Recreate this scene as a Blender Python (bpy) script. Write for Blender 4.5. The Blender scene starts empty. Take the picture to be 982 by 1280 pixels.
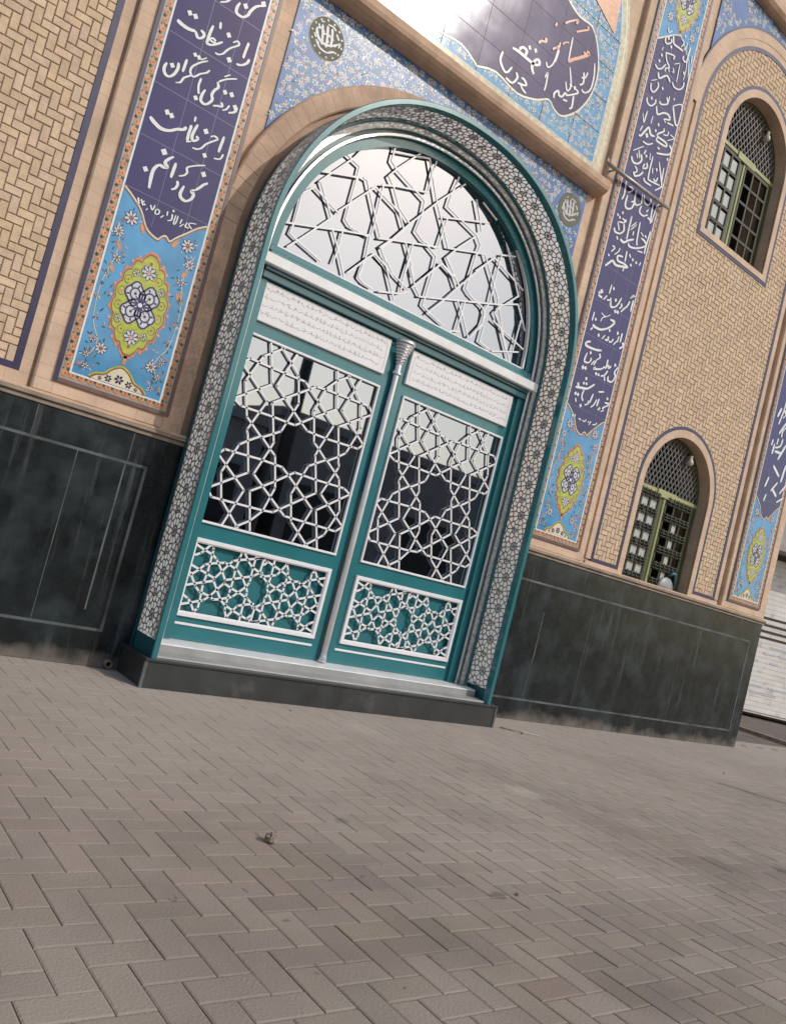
import bpy, math, random
from mathutils import Vector, Matrix
R = math.radians
sc = bpy.context.scene
COL = sc.collection
rnd = random.Random(7)

# ------------------------------------------------------------ camera, sky, sun, exposure
yaw, pitch, roll = R(37.606), R(3.429), R(14.461)
fw = Vector((math.sin(yaw)*math.cos(pitch), math.cos(yaw)*math.cos(pitch), math.sin(pitch)))
r0 = Vector((math.cos(yaw), -math.sin(yaw), 0)); u0 = r0.cross(fw)
rt = r0*math.cos(roll)+u0*math.sin(roll); up = -r0*math.sin(roll)+u0*math.cos(roll)
cam = bpy.data.cameras.new('camera'); camo = bpy.data.objects.new('camera', cam); COL.objects.link(camo)
camo.matrix_world = Matrix(((rt.x, up.x, -fw.x, 0), (rt.y, up.y, -fw.y, 0), (rt.z, up.z, -fw.z, 1.0), (0, 0, 0, 1)))
cam.sensor_fit = 'VERTICAL'; cam.sensor_height = 36; cam.lens = 1060.83/1280*36
cam.clip_start = .05; cam.clip_end = 2000
sc.camera = camo
SUN_AZ, SUN_EL = 31.0, 35.5      # azimuth to the right of the wall's normal
sd = Vector((math.sin(R(SUN_AZ))*math.cos(R(SUN_EL)), -math.cos(R(SUN_AZ))*math.cos(R(SUN_EL)), math.sin(R(SUN_EL))))
w = bpy.data.worlds.new('World'); sc.world = w; w.use_nodes = True
nt = w.node_tree; sky = nt.nodes.new('ShaderNodeTexSky'); sky.sky_type = 'NISHITA'; sky.sun_disc = False
sky.sun_elevation = R(SUN_EL); sky.sun_rotation = math.atan2(sd.x, sd.y)
sky.air_density = 1.3; sky.dust_density = 1.8; sky.ozone_density = 1.0
nt.links.new(sky.outputs[0], nt.nodes['Background'].inputs[0]); nt.nodes['Background'].inputs[1].default_value = .15
sl = bpy.data.lights.new('sun', 'SUN'); sl.energy = 2.0; sl.angle = R(.6); sl.color = (1, .965, .91)
so = bpy.data.objects.new('sun', sl); COL.objects.link(so); so.location = sd*50
so.rotation_euler = sd.to_track_quat('Z', 'Y').to_euler()
sc.view_settings.view_transform = 'Standard'; sc.view_settings.look = 'None'
sc.view_settings.exposure = -0.15; sc.view_settings.gamma = 1

# pen strokes of the inscriptions: [nib width, x, z, x, z, ...] in millimetres on the wall plane
TR = {"LEAF":[[-432,157,-383,105,-174,-50,-126,-81,-66,-279,-112,-442,-180,-521,-267,-578],[-155,12,-174,-50,-240,-231,-77,-346,52,-435,312,-439,465,-444,516,-398],[-507,-177,-473,-137,-432,-137,-214,-131,-54,-137,1,-173,243,-343,158,-584,153,-617],[-163,-579,-234,-342,-81,-239,45,-145,206,-150,444,-147,505,-175,274,-343,360,-592],[231,245,172,56,160,7,240,-233,-37,-431,-114,-437,-475,-440,-517,-394,-278,-233,-338,-44,-359,26],[437,234,386,85,333,50,130,-79,110,-137,58,-286,112,-459,282,-590],[129,96,172,56,387,-96,458,-305,383,-488,251,-590],[-126,97,-338,-44,-388,-84,-457,-278,-410,-436,-252,-581],[-524,-164,-275,-346,-359,-587],[340,52,363,-22,278,-230,518,-405]],"LOW":[[-496,200,-424,175,-368,158,-334,137,-276,71,-239,21,-128,58,-54,82,-15,113,-10,206,-63,199],[-477,134,-445,152,-424,175,-392,217,-374,205,-369,187,-369,47,-378,-31,-371,-137,-371,-182,-392,-204],[-489,72,-427,54,-313,19,-276,71,-241,123,-220,147,-181,161,-10,209,54,123],[-477,7,-427,54,-399,88,-368,101,-271,127,-240,120,-177,100,-129,61,-83,4,-66,-26,-72,-105,-70,-209],[-479,25,-423,-52,-391,-78,-306,-97,-285,-110,-245,-103,-162,-72,-129,-37,-84,7,-68,40,-71,138,-68,221],[-492,-57,-381,-19,-315,3,-275,-50,-233,-107,-194,-132,-134,-155,-24,-192,55,-107,83,-72],[-491,-175,-424,-153,-349,-127,-309,-88,-277,-44,-241,1,-184,-21,-129,-37,-55,-63,-18,-89,50,-190,133,-164],[-489,-114,-450,-132,-422,-159,-386,-212],[-183,168,-173,209,-163,224,-117,168,-78,136,-15,113,22,103,56,116],[-179,178,-190,95,-185,31,-189,-54,-191,-119,-188,-164,-164,-208],[-168,-209,-134,-155,-111,-122,-71,-108,12,-87,54,-103,124,-132],[107,-201,108,-94]],"FAN":[[2278,3036,2408,3178,2617,3106],[2431,3226,2626,3486,2670,3566],[2382,3278,2698,3387],[2565,3482,2684,3456,2686,3390,2684,3200,2684,3090,2728,3063,2880,3060],[2440,3233,2521,3131,2578,3055],[2619,3119,2838,3391],[2579,3051,2509,2961,2405,2831,2336,2749],[2251,2874,2500,2953,2691,3017,2893,3076],[2339,3075,2339,2924,2328,2835,2395,2812,2581,2765],[2611,2985,2687,2887,2782,2743],[2686,3015,2685,2877,2675,2792],[2734,3402,2763,3402,2898,3205,2975,3099],[2894,3430,2903,3227,2903,3081],[2845,3389,3067,3324,3142,3230,3071,3123,3003,3033,3067,2967],[2895,3067,2899,3001,2906,2907,2886,2787],[2965,2982,2921,2933,2797,2773],[2973,2975,3075,2941,3152,2895],[2904,3674,3199,3777,3250,3696,3254,3555],[2906,3705,2907,3611,2968,3575,3127,3528,3249,3492,3257,3374,3241,3265,3318,3229,3437,3231],[3139,3802,2969,3589,2916,3508,2975,3458,3060,3351,3175,3290],[2882,3427,3006,3478,3248,3554],[3201,3773,3346,3539,3441,3419,3543,3278],[3260,3793,3253,3687],[3175,3290,3369,3550,3550,3763],[3481,3781,3456,3633,3451,3548,3570,3521,3771,3476,3825,3426,3813,3335,3803,3176],[3440,3460,3637,3533,3849,3609],[3475,3476,3465,3368,3457,3250],[2991,3037,3070,3132,3171,3283],[2962,3088,3095,3133,3279,3191,3459,3246],[3181,3157,3246,3076,3320,2971],[3242,3185,3249,3047,3238,2936],[3543,3278,3644,3308,3811,3361,3892,3382],[3756,3458,3638,3326,3553,3210,3627,3153],[3531,3153,3661,3115],[3517,3153,3491,3110,3417,3012],[3936,3340,3841,3234],[2971,2987,2897,2901,2828,2809],[2897,2901,2895,2780,2936,2763,3010,2755],[2980,2977,3078,2940,3206,2756],[3055,2990,3141,2918,3232,2887,3296,2868],[3070,2758,3238,2811,3302,2850],[3241,3071,3238,2929,3244,2832],[3270,3023,3345,2914,3415,2861],[3327,2891,3472,3088,3530,3156],[3362,3216,3461,3178,3466,3067,3459,2889,3454,2815,3534,2785,3682,2750],[3403,2858,3597,2919,3798,2985,4014,3055],[3512,2772,3542,2820,3643,2944,3747,3091,3931,3335],[3565,3213,3648,3134,3725,3072],[3533,3147,3642,3110,3710,3034],[3810,3363,3802,3178,3794,3079,3848,3048,3993,3010,4036,2973,4023,2881,3946,2765],[3748,2965,3836,2873,3928,2753],[3816,2993,3811,2863,3806,2776],[3742,2736,3838,2765],[3685,3710,3745,3622,3800,3525],[3753,3721,3913,3664],[4043,3446,4180,3493],[3851,3234,3984,3399,4339,3292],[4046,3437,4044,3273,4050,3086],[4072,3536,4183,3398,4303,3238],[3847,2999,3977,3041,4199,3114,4318,3239],[4204,3121,4327,3171,4464,3012],[4125,2959,4491,2871],[3885,3387,4005,3257,4104,3146,4266,2882,4391,2729],[4397,3065,4392,2813],[4186,2743,4449,2832],[4050,3086,4019,3004,4026,2899,3943,2761],[4049,2876,4044,2766,4154,2748],[4167,3096,4118,3021,4192,2963,4318,2802]],"A":[[14,1792,4050,1789,4023,1766,4005,1745,3984,1725,3946,1715,3914,1692,3888,1666,3883,1645,3891,1643,3922,1653,3953],[17,1789,4031],[16,1689,3955],[11,1598,3958,1592,3939,1574,3910,1540,3885],[17,1338,3648,1369,3640,1412,3639,1452,3650],[13,1478,3673,1497,3667,1503,3653,1490,3631,1470,3626,1452,3650],[15,1394,3725],[15,1429,3726],[13,1539,3739,1532,3689,1530,3645,1533,3625,1559,3632,1589,3657,1616,3685],[10,1582,3657,1554,3651,1544,3659,1555,3671,1578,3666],[11,1575,3782,1581,3744],[15,1639,3742],[10,1674,3716,1698,3739,1712,3724,1672,3682,1651,3652,1636,3625,1612,3605,1590,3603],[16,1680,3612],[12,1766,3771,1760,3713,1757,3669],[13,1796,3684,1786,3653,1759,3626,1727,3613],[13,1409,3433,1413,3401,1401,3359,1377,3332,1351,3337,1340,3365,1348,3397],[14,1379,3400],[12,1448,3477,1443,3398],[10,1422,3322,1446,3337,1458,3369,1474,3387,1495,3406,1514,3410,1541,3443,1562,3459,1577,3473,1589,3494],[10,1495,3409,1484,3422,1484,3446,1497,3471,1530,3508,1565,3536],[7,1523,3518,1554,3549],[12,1485,3527],[13,1510,3525],[10,1554,3424,1550,3376,1563,3333],[14,1553,3303],[10,1655,3461,1696,3500,1756,3537],[8,1679,3506,1712,3537],[13,1650,3457,1662,3430,1646,3403,1637,3370,1647,3347,1636,3320,1613,3298,1585,3305,1583,3339,1594,3377],[11,1660,3315,1686,3329,1714,3340,1703,3360],[14,1708,3426],[15,1750,3434],[9,1754,3369,1743,3340,1720,3320],[13,1785,3382,1800,3373,1791,3347,1759,3326],[15,1790,3377],[17,1339,3071,1371,3053,1415,3041,1461,3054,1501,3084,1533,3099,1549,3122],[15,1422,3144],[15,1450,3138],[13,1573,3147,1570,3093,1572,3051],[9,1567,3043,1596,3061],[13,1607,3169,1595,3121,1593,3085,1608,3070,1628,3092,1615,3103],[9,1583,3205,1583,3174],[16,1662,3157],[10,1696,3141,1716,3157,1740,3150,1710,3119,1682,3089,1662,3054,1638,3036,1611,3030],[14,1692,3025],[13,1774,3185,1765,3082],[9,1797,3086,1785,3051,1748,3036],[18,1465,2928],[15,1525,2930,1500,2903,1487,2875,1505,2856,1486,2847,1459,2846,1438,2816,1433,2773,1439,2698],[15,1392,2789],[14,1546,2903,1539,2811],[10,1713,2974,1658,2944,1618,2915,1614,2899,1621,2885,1609,2861,1579,2841],[12,1580,2812,1587,2792,1579,2767,1559,2750],[16,1716,2920],[14,1755,2885,1730,2861,1717,2841,1698,2817],[14,1702,2818,1673,2796,1691,2783,1684,2752,1658,2728,1629,2731,1615,2753,1625,2804],[7,1396,2623,1410,2591],[7,1415,2622,1433,2593],[6,1423,2605,1435,2621],[6,1440,2603],[5,1454,2576,1463,2590],[6,1472,2616,1489,2593,1497,2626],[6,1510,2613,1530,2605,1526,2586,1510,2582,1508,2602,1515,2614],[6,1559,2594,1543,2572],[6,1575,2627,1576,2599],[7,1604,2623,1607,2590,1586,2575],[7,1605,2642],[6,1625,2626,1624,2576,1636,2583,1639,2629],[6,1666,2621,1660,2590],[6,1682,2599,1662,2573],[7,1700,2616,1694,2589,1718,2591],[6,1753,2631,1717,2620,1714,2605,1736,2593]],"B":[[11,5655,3743,5653,3639],[11,5614,3718,5597,3671,5563,3630,5530,3589],[7,5602,3742,5670,3790],[6,5618,3764,5651,3791],[10,5510,3658,5525,3637,5501,3607],[11,5499,3702,5475,3639,5447,3602,5406,3583,5380,3597,5381,3628],[11,5433,3656],[12,5461,3565],[12,5494,3572],[9,5339,3755,5333,3674],[10,5375,3735],[10,5324,3615,5365,3628,5366,3650],[10,5315,3649,5281,3598],[12,5205,3610,5262,3608],[14,5237,3655],[10,5213,3633],[6,5298,3490,5357,3479,5414,3517],[7,5312,3419,5325,3456,5369,3483],[14,5425,3479,5485,3476,5437,3413,5348,3360,5271,3350,5225,3358],[9,5210,3464,5208,3384],[10,5247,3412],[11,5214,3307,5238,3337],[10,5448,3391],[11,5329,3303],[9,5408,3334,5378,3288],[11,5452,3339,5454,3306,5419,3300],[10,5521,3341,5502,3306,5472,3304],[9,5572,3341,5536,3295],[9,5582,3389,5580,3334],[11,5558,3407],[11,5616,3429,5614,3346],[13,5644,3352,5668,3333,5622,3291],[13,5254,3219,5209,3198,5206,3171,5273,3170,5349,3180,5413,3198],[10,5246,3118,5232,3062,5241,3038,5285,3045,5308,3070,5306,3097],[13,5235,2986],[12,5269,2992],[10,5285,3132],[9,5357,3089,5324,3041],[10,5394,3163,5413,3135,5376,3103],[10,5380,3102,5355,3048],[12,5502,3087,5464,3053,5416,3034,5367,3022,5386,3043],[11,5412,2992],[10,5445,2994],[11,5517,3155,5517,3094,5505,3070],[13,5577,3117,5552,3092,5537,3114],[11,5548,3065,5519,3016,5473,2993],[10,5520,3007,5539,2972],[11,5624,3142],[11,5665,3137,5636,3082,5660,3056,5634,2996,5578,2990,5571,3025],[14,5428,2904,5386,2866,5344,2837,5271,2821,5204,2807],[11,5309,2913],[10,5292,2868],[10,5326,2874],[12,5221,2850,5239,2823],[11,5224,2756],[11,5256,2757],[8,5236,2721,5254,2692],[10,5315,2816,5306,2762,5333,2726],[11,5318,2680],[10,5399,2751,5401,2722,5366,2702],[11,5439,2823,5419,2737],[10,5498,2792,5478,2740,5445,2706],[11,5526,2808,5516,2738],[10,5495,2859,5568,2883],[10,5628,2841],[11,5606,2799,5671,2803,5606,2755,5611,2742],[16,5595,2756,5609,2747],[11,5550,2739,5562,2726,5535,2717],[8,5621,2734,5579,2710],[7,5242,2580,5265,2567],[7,5280,2595,5281,2568],[7,5331,2574,5368,2570],[7,5385,2572,5418,2572,5429,2595],[8,5454,2575,5468,2589],[8,5492,2597,5474,2559],[8,5518,2573,5559,2590,5569,2608]],"B2":[[10,5207,4623,5220,4511,5204,4457],[10,5250,4596,5303,4604,5300,4576,5261,4549],[12,5326,4494,5365,4510,5350,4450,5298,4420,5262,4439,5264,4524],[10,5356,4604,5365,4520,5402,4500,5449,4533],[10,5443,4620,5459,4537],[10,5468,4623,5489,4571,5548,4570,5572,4611,5554,4631],[10,5465,4523,5458,4466,5520,4458,5574,4494],[10,5542,4504,5565,4535],[10,5606,4618,5616,4514,5629,4437],[8,5663,4627,5638,4450],[12,5577,4469,5653,4466],[10,5377,4388,5379,4251,5382,4181],[8,5322,4331,5317,4301],[9,5258,4362],[9,5205,4320],[9,5236,4311],[9,5269,4315,5307,4315,5293,4290,5234,4273],[8,5223,4267,5266,4207],[11,5302,4286,5322,4234,5284,4189,5220,4177,5199,4204],[10,5254,4151,5275,4130],[14,5303,4147,5358,4143,5406,4182,5472,4221],[7,5456,4371,5398,4303],[7,5463,4353,5402,4274],[9,5447,4283,5445,4245],[10,5498,4391,5515,4216,5536,4205],[12,5412,4160,5443,4143,5521,4163,5605,4209,5644,4247,5611,4268,5562,4273],[7,5537,4315,5586,4300],[10,5596,4315,5628,4305],[10,5658,4380,5645,4220,5648,4166],[8,5552,4152,5624,4168],[9,5229,4057,5265,4051,5230,4003],[8,5330,4079,5320,4044,5279,3999],[14,5201,3865,5241,3910,5276,3942,5331,3927,5432,3955,5473,3964],[12,5392,4028,5327,4008,5341,3971,5422,3979,5486,3969],[10,5422,4094,5429,3998],[9,5434,3949,5430,3915],[10,5520,4057],[10,5572,4053],[10,5512,4005],[9,5463,4086,5486,4059],[9,5630,4080,5616,4044],[9,5203,3973,5222,3960],[10,5206,5376,5223,5341,5275,5337,5321,5387,5317,5421],[10,5264,5400],[11,5367,5431,5403,5422,5477,5470,5448,5513],[8,5479,5539,5483,5485],[8,5547,5550],[12,5345,5374,5384,5321,5454,5371,5521,5390,5552,5361,5482,5332],[9,5556,5491,5627,5545,5675,5549,5676,5381],[12,5554,5490,5637,5371,5675,5380],[10,5531,5322,5621,5342],[7,5472,5326,5512,5310],[9,5251,5277,5241,5162],[6,5202,5231,5234,5168],[7,5332,5276,5329,5202],[10,5428,5248],[13,5217,5043,5245,5051,5284,5116,5317,5161,5361,5122,5418,5135],[8,5239,5137,5217,5079],[15,5316,5089],[10,5410,5184],[12,5455,5146,5452,5117,5554,5124,5597,5139,5569,5161,5452,5153,5456,5182,5511,5230,5510,5258],[8,5518,5206,5573,5227,5576,5265],[7,5605,5253,5673,5252],[7,5586,5186,5675,5249],[12,5629,5165,5672,5142,5657,5095,5582,5056,5489,5019],[10,5483,5070,5519,5069],[10,5284,5019,5355,5029,5415,5070],[10,5648,5042],[7,5193,4889,5315,4991],[12,5192,4838,5229,4804,5293,4822,5326,4872,5301,4912],[8,5248,4893,5271,4859],[8,5265,4929,5295,4872],[10,5335,4928,5351,4974],[7,5412,4979,5427,4922],[10,5372,4931],[11,5399,4883,5416,4847,5366,4819,5378,4863],[9,5262,4786,5303,4762,5274,4728],[12,5262,4733,5294,4712,5351,4749,5380,4792],[10,5454,4973,5459,4788,5490,4767,5632,4791],[10,5549,4969,5648,4819,5648,4782,5580,4719],[10,5530,4805,5567,4795,5582,4840],[9,5627,4954,5646,4816],[10,5405,4751,5431,4729,5520,4735],[7,5487,4883,5500,4833],[10,5543,4893],[10,5250,5957,5259,5918,5292,5914,5337,5957,5322,5979],[10,5291,5964],[12,5342,6022,5372,5965,5446,5971,5510,5978],[6,5334,6021,5435,6082],[7,5462,6057,5495,6047,5473,5994],[7,5536,6072,5539,6028,5511,5994],[6,5251,6040,5278,6011,5314,6050],[9,5493,6107],[10,5533,5948,5533,5917,5583,5922,5591,6028,5599,6064],[7,5640,6012,5649,5946],[6,5254,5862,5240,5823],[10,5347,5919],[10,5256,5789],[10,5297,5836,5412,5875,5410,5842],[9,5299,5837,5334,5783,5386,5753,5346,5722,5344,5690],[10,5244,5729],[10,5202,5675,5247,5662,5296,5691,5335,5754],[7,5372,5745,5401,5716],[6,5433,5810,5506,5863],[8,5435,5775,5457,5748,5435,5744],[7,5509,5856,5520,5693],[12,5266,5638,5296,5601,5379,5672,5441,5648],[10,5468,5665,5505,5641,5576,5657,5620,5707,5617,5751],[6,5587,5949,5605,5837,5598,5754],[6,5666,5856,5671,5673],[6,5202,5526,5277,5577],[10,5288,5561,5309,5528,5268,5458,5223,5464,5211,5509],[10,5367,5547],[10,5587,5818]],"C":[[15,8459,3748,8447,3626,8404,3467],[11,8443,3635,8505,3606,8461,3553],[16,8508,3685,8480,3618],[13,8587,3494,8520,3424,8522,3356],[14,8369,3291,8362,3222],[14,8466,3330,8460,3260],[15,8556,3347,8536,3263,8440,3220],[20,8395,3644,8351,3535],[20,8560,3536,8455,3377],[18,8417,3254,8407,3141],[21,8648,3306,8544,3116],[18,8602,3196,8449,3184],[18,8486,3036,8650,2954],[21,8740,3107,8705,2904],[18,8454,2901,8416,2781],[18,8648,2889,8546,2767],[18,8834,2906,8729,2782],[15,8475,2717,8452,2633],[18,8561,2803,8685,2739],[18,8836,2761,8711,2682]],"U":[[18,3720,4944,3786,4955,3890,4954,3971,4959,4011,4985,3993,5010,3961,4985,3948,4925,3982,4886],[17,3787,4971,3812,5004,3860,5004,3853,4953],[14,3880,5043],[14,3943,5057],[13,4240,4838,4231,4871,4263,4913,4285,4888,4318,4895,4340,4937,4372,4937,4471,5012,4445,5028],[13,4435,4967,4445,4878,4420,4853],[12,4334,4879,4383,4894],[14,4380,5025],[14,4428,5030],[11,4572,5326,4601,5219,4595,5112,4543,5056,4500,5060],[12,4482,5195,4503,5118,4467,5080],[10,4469,5142,4510,5166,4524,5219],[10,4317,5021,4354,4965,4380,5025,4322,5145],[10,4124,4834,4126,4900,4113,4978,4098,4926],[13,3644,4869,3641,4795,3716,4746,3763,4815],[13,3728,4712,3800,4712,3836,4774,3812,4802],[13,3849,4740,3935,4768,3910,4796,3873,4796],[11,3954,4715,3913,4724,3873,4754],[10,4164,5258,4149,5084,4104,5016,4071,5040],[10,4275,5371,4291,5168],[10,4171,5197,4161,5094]],"UO":[[29,4292,5174,4333,5216,4390,5263,4479,5345,4454,5357],[22,4423,5330,4479,5336],[21,3949,5122,3976,5154,4015,5173,4012,5203],[18,4102,5161,4126,5190,4156,5202,4140,5217],[18,4295,5427,4333,5456,4413,5520,4396,5534],[17,4161,5415,4202,5457,4280,5517,4275,5481],[14,4071,5337,4082,5371],[14,4188,5257,4216,5290,4250,5306]]}

# ------------------------------------------------------------ materials
def mat(name, col, rough=.6, metal=0, noise=0, nscale=6, bump=0, bscale=40, rvar=0, vcol=False, coat=0, dirt=None, spec=.5, stretch=None):
    m = bpy.data.materials.new(name); m.use_nodes = True
    t = m.node_tree; b = t.nodes['Principled BSDF']; N = t.nodes.new; L = t.links.new
    b.inputs['Roughness'].default_value = rough; b.inputs['Metallic'].default_value = metal
    b.inputs['Coat Weight'].default_value = coat; b.inputs['Coat Roughness'].default_value = .08
    b.inputs['Specular IOR Level'].default_value = spec
    tc = N('ShaderNodeTexCoord'); src = tc.outputs['Object']
    if stretch:
        mp = N('ShaderNodeMapping'); mp.inputs['Scale'].default_value = stretch; L(src, mp.inputs[0]); src = mp.outputs[0]
    cur = None
    if vcol:
        a = N('ShaderNodeVertexColor'); a.layer_name = 'tone'
        mx = N('ShaderNodeMix'); mx.data_type = 'RGBA'; mx.blend_type = 'MULTIPLY'; mx.inputs[0].default_value = 1
        mx.inputs[6].default_value = (*col, 1); L(a.outputs[0], mx.inputs[7]); cur = mx.outputs[2]
    def noise_n(scale, detail=5):
        n = N('ShaderNodeTexNoise'); n.inputs['Scale'].default_value = scale; n.inputs['Detail'].default_value = detail; L(src, n.inputs['Vector']); return n
    if noise:
        n = noise_n(nscale); mr = N('ShaderNodeMapRange'); mr.inputs[1].default_value = .3; mr.inputs[2].default_value = .7
        mr.inputs[3].default_value = 1-noise; mr.inputs[4].default_value = 1+noise; L(n.outputs[0], mr.inputs[0])
        mx = N('ShaderNodeMix'); mx.data_type = 'RGBA'; mx.blend_type = 'MULTIPLY'; mx.inputs[0].default_value = 1
        if cur: L(cur, mx.inputs[6])
        else: mx.inputs[6].default_value = (*col, 1)
        L(mr.outputs[0], mx.inputs[7]); cur = mx.outputs[2]
    if dirt:
        dc, ds, lo, hi = dirt
        n = noise_n(ds, 8); mr = N('ShaderNodeMapRange'); mr.inputs[1].default_value = lo; mr.inputs[2].default_value = hi; L(n.outputs[0], mr.inputs[0])
        mx = N('ShaderNodeMix'); mx.data_type = 'RGBA'; L(mr.outputs[0], mx.inputs[0])
        if cur: L(cur, mx.inputs[6])
        else: mx.inputs[6].default_value = (*col, 1)
        mx.inputs[7].default_value = (*dc, 1); cur = mx.outputs[2]
    if cur: L(cur, b.inputs['Base Color'])
    else: b.inputs['Base Color'].default_value = (*col, 1)
    if rvar:
        n = noise_n(nscale*1.7); mr = N('ShaderNodeMapRange'); mr.inputs[3].default_value = max(rough-rvar, .02); mr.inputs[4].default_value = rough+rvar
        L(n.outputs[0], mr.inputs[0]); L(mr.outputs[0], b.inputs['Roughness'])
    if bump:
        n = noise_n(bscale, 6); bp = N('ShaderNodeBump'); bp.inputs['Strength'].default_value = bump; bp.inputs['Distance'].default_value = .01
        L(n.outputs[0], bp.inputs['Height']); L(bp.outputs[0], b.inputs['Normal'])
    return m

def add_joints(m, bw, bh, col, size=.012, offs=.5):
    """fine tile / brick joints on a vertical wall, added over a material's colour"""
    t = m.node_tree; N = t.nodes.new; L = t.links.new; b = t.nodes['Principled BSDF']
    tc = N('ShaderNodeTexCoord'); sp = N('ShaderNodeSeparateXYZ'); cb = N('ShaderNodeCombineXYZ'); L(tc.outputs['Object'], sp.inputs[0])
    L(sp.outputs[0], cb.inputs[0]); L(sp.outputs[2], cb.inputs[1])
    br = N('ShaderNodeTexBrick'); br.inputs['Scale'].default_value = 1; br.inputs['Brick Width'].default_value = bw; br.inputs['Row Height'].default_value = bh
    br.inputs['Mortar Size'].default_value = size*bh; br.inputs['Mortar Smooth'].default_value = .3; br.offset = offs
    L(cb.outputs[0], br.inputs[0])
    mx = N('ShaderNodeMix'); mx.data_type = 'RGBA'; L(br.outputs['Fac'], mx.inputs[0])
    if b.inputs['Base Color'].links: L(b.inputs['Base Color'].links[0].from_socket, mx.inputs[6])
    else: mx.inputs[6].default_value = b.inputs['Base Color'].default_value
    mx.inputs[7].default_value = (*col, 1); L(mx.outputs[2], b.inputs['Base Color'])

M = {}
M['buff'] = mat('buff_brick', (.59, .42, .30), .75, noise=.16, nscale=5, bump=.25, bscale=60, dirt=((.45, .29, .19), 1.3, .58, .95)); add_joints(M['buff'], .24, .075, (.50, .35, .245), .04)
M['brick'] = mat('yellow_brick', (.61, .455, .315), .8, noise=.12, nscale=18, bump=.4, bscale=90, vcol=True)
M['mortar'] = mat('brick_mortar', (.43, .35, .255), .9, noise=.2, nscale=30)
M['archbrick'] = mat('brown_arch_brick', (.52, .345, .24), .78, noise=.2, nscale=7, bump=.3, bscale=60, dirt=((.40, .27, .19), 3, .6, .9))
M['purple'] = mat('purple_glaze', (.030, .022, .120), .12, noise=.12, nscale=2.5, rvar=.06, bump=.02, bscale=8)
M['purpleline'] = mat('purple_brick_glaze', (.034, .025, .075), .35, noise=.25, nscale=14)
M['brownline'] = mat('brown_glaze', (.16, .085, .075), .4, noise=.2, nscale=14)
M['white'] = mat('white_glaze', (.74, .73, .72), .2)
M['sky'] = mat('light_blue_glaze', (.085, .29, .52), .12, noise=.18, nscale=7, rvar=.05, bump=.02, bscale=8)
M['griddle'] = mat('lilac_grey_joint', (.13, .12, .22), .4)
M['petal'] = mat('off_white_petal_glaze', (.58, .57, .56), .25, noise=.2, nscale=60)
M['turq'] = mat('turquoise_glaze', (.07, .30, .36), .25)
M['lilac'] = mat('pale_lilac_glaze', (.52, .52, .55), .3, spec=.3, noise=.25, nscale=60)
M['cream'] = mat('cream_glaze', (.66, .60, .42), .3, noise=.1)
M['lime'] = mat('lime_green_glaze', (.42, .45, .06), .22, noise=.2, nscale=30)
M['orange'] = mat('orange_glaze', (.58, .25, .115), .25, noise=.25, nscale=40)
M['brownred'] = mat('russet_glaze', (.30, .10, .05), .25)
M['darkgreen'] = mat('dark_green_glaze', (.05, .085, .035), .25)
M['band'] = mat('grey_tan_glaze', (.36, .29, .23), .3, noise=.2, nscale=20)
M['pink'] = mat('pink_glaze', (.62, .33, .30), .25)
M['cobalt'] = mat('cobalt_glaze', (.085, .16, .36), .30, spec=.3, noise=.25, nscale=6, rvar=.06, bump=.02, bscale=8)
M['olivegrey'] = mat('olive_grey_glaze', (.13, .125, .09), .5, spec=.2, noise=.2, nscale=20)
M['yellowband'] = mat('pale_yellow_glaze', (.56, .52, .38), .12, noise=.25, nscale=25)
M['marble'] = mat('dark_green_marble', (.0075, .0115, .0125), .28, spec=.38, noise=.5, nscale=9, rvar=.12, dirt=((.034, .048, .053), 4.0, .47, .80), bump=.06, bscale=40)
def dust_foot(m_, h=.10, col=(.25, .21, .18)):
    t = m_.node_tree; N = t.nodes.new; L = t.links.new; b = t.nodes['Principled BSDF']; old = b.inputs['Base Color'].links[0].from_socket
    g_ = N('ShaderNodeNewGeometry'); s_ = N('ShaderNodeSeparateXYZ'); L(g_.outputs['Position'], s_.inputs[0]); n = N('ShaderNodeTexNoise'); n.inputs['Scale'].default_value = 7; n.inputs['Detail'].default_value = 8; L(g_.outputs['Position'], n.inputs['Vector'])
    a = N('ShaderNodeMath'); a.operation = 'MULTIPLY_ADD'; L(n.outputs[0], a.inputs[0]); a.inputs[1].default_value = -.22; L(s_.outputs[2], a.inputs[2])
    r_ = N('ShaderNodeMapRange'); r_.inputs[1].default_value = h-.16; r_.inputs[2].default_value = h-.06; r_.inputs[3].default_value = .6; r_.inputs[4].default_value = 0; L(a.outputs[0], r_.inputs[0])
    mx = N('ShaderNodeMix'); mx.data_type = 'RGBA'; L(r_.outputs[0], mx.inputs[0]); L(old, mx.inputs[6]); mx.inputs[7].default_value = (*col, 1); L(mx.outputs[2], b.inputs['Base Color'])
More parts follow.
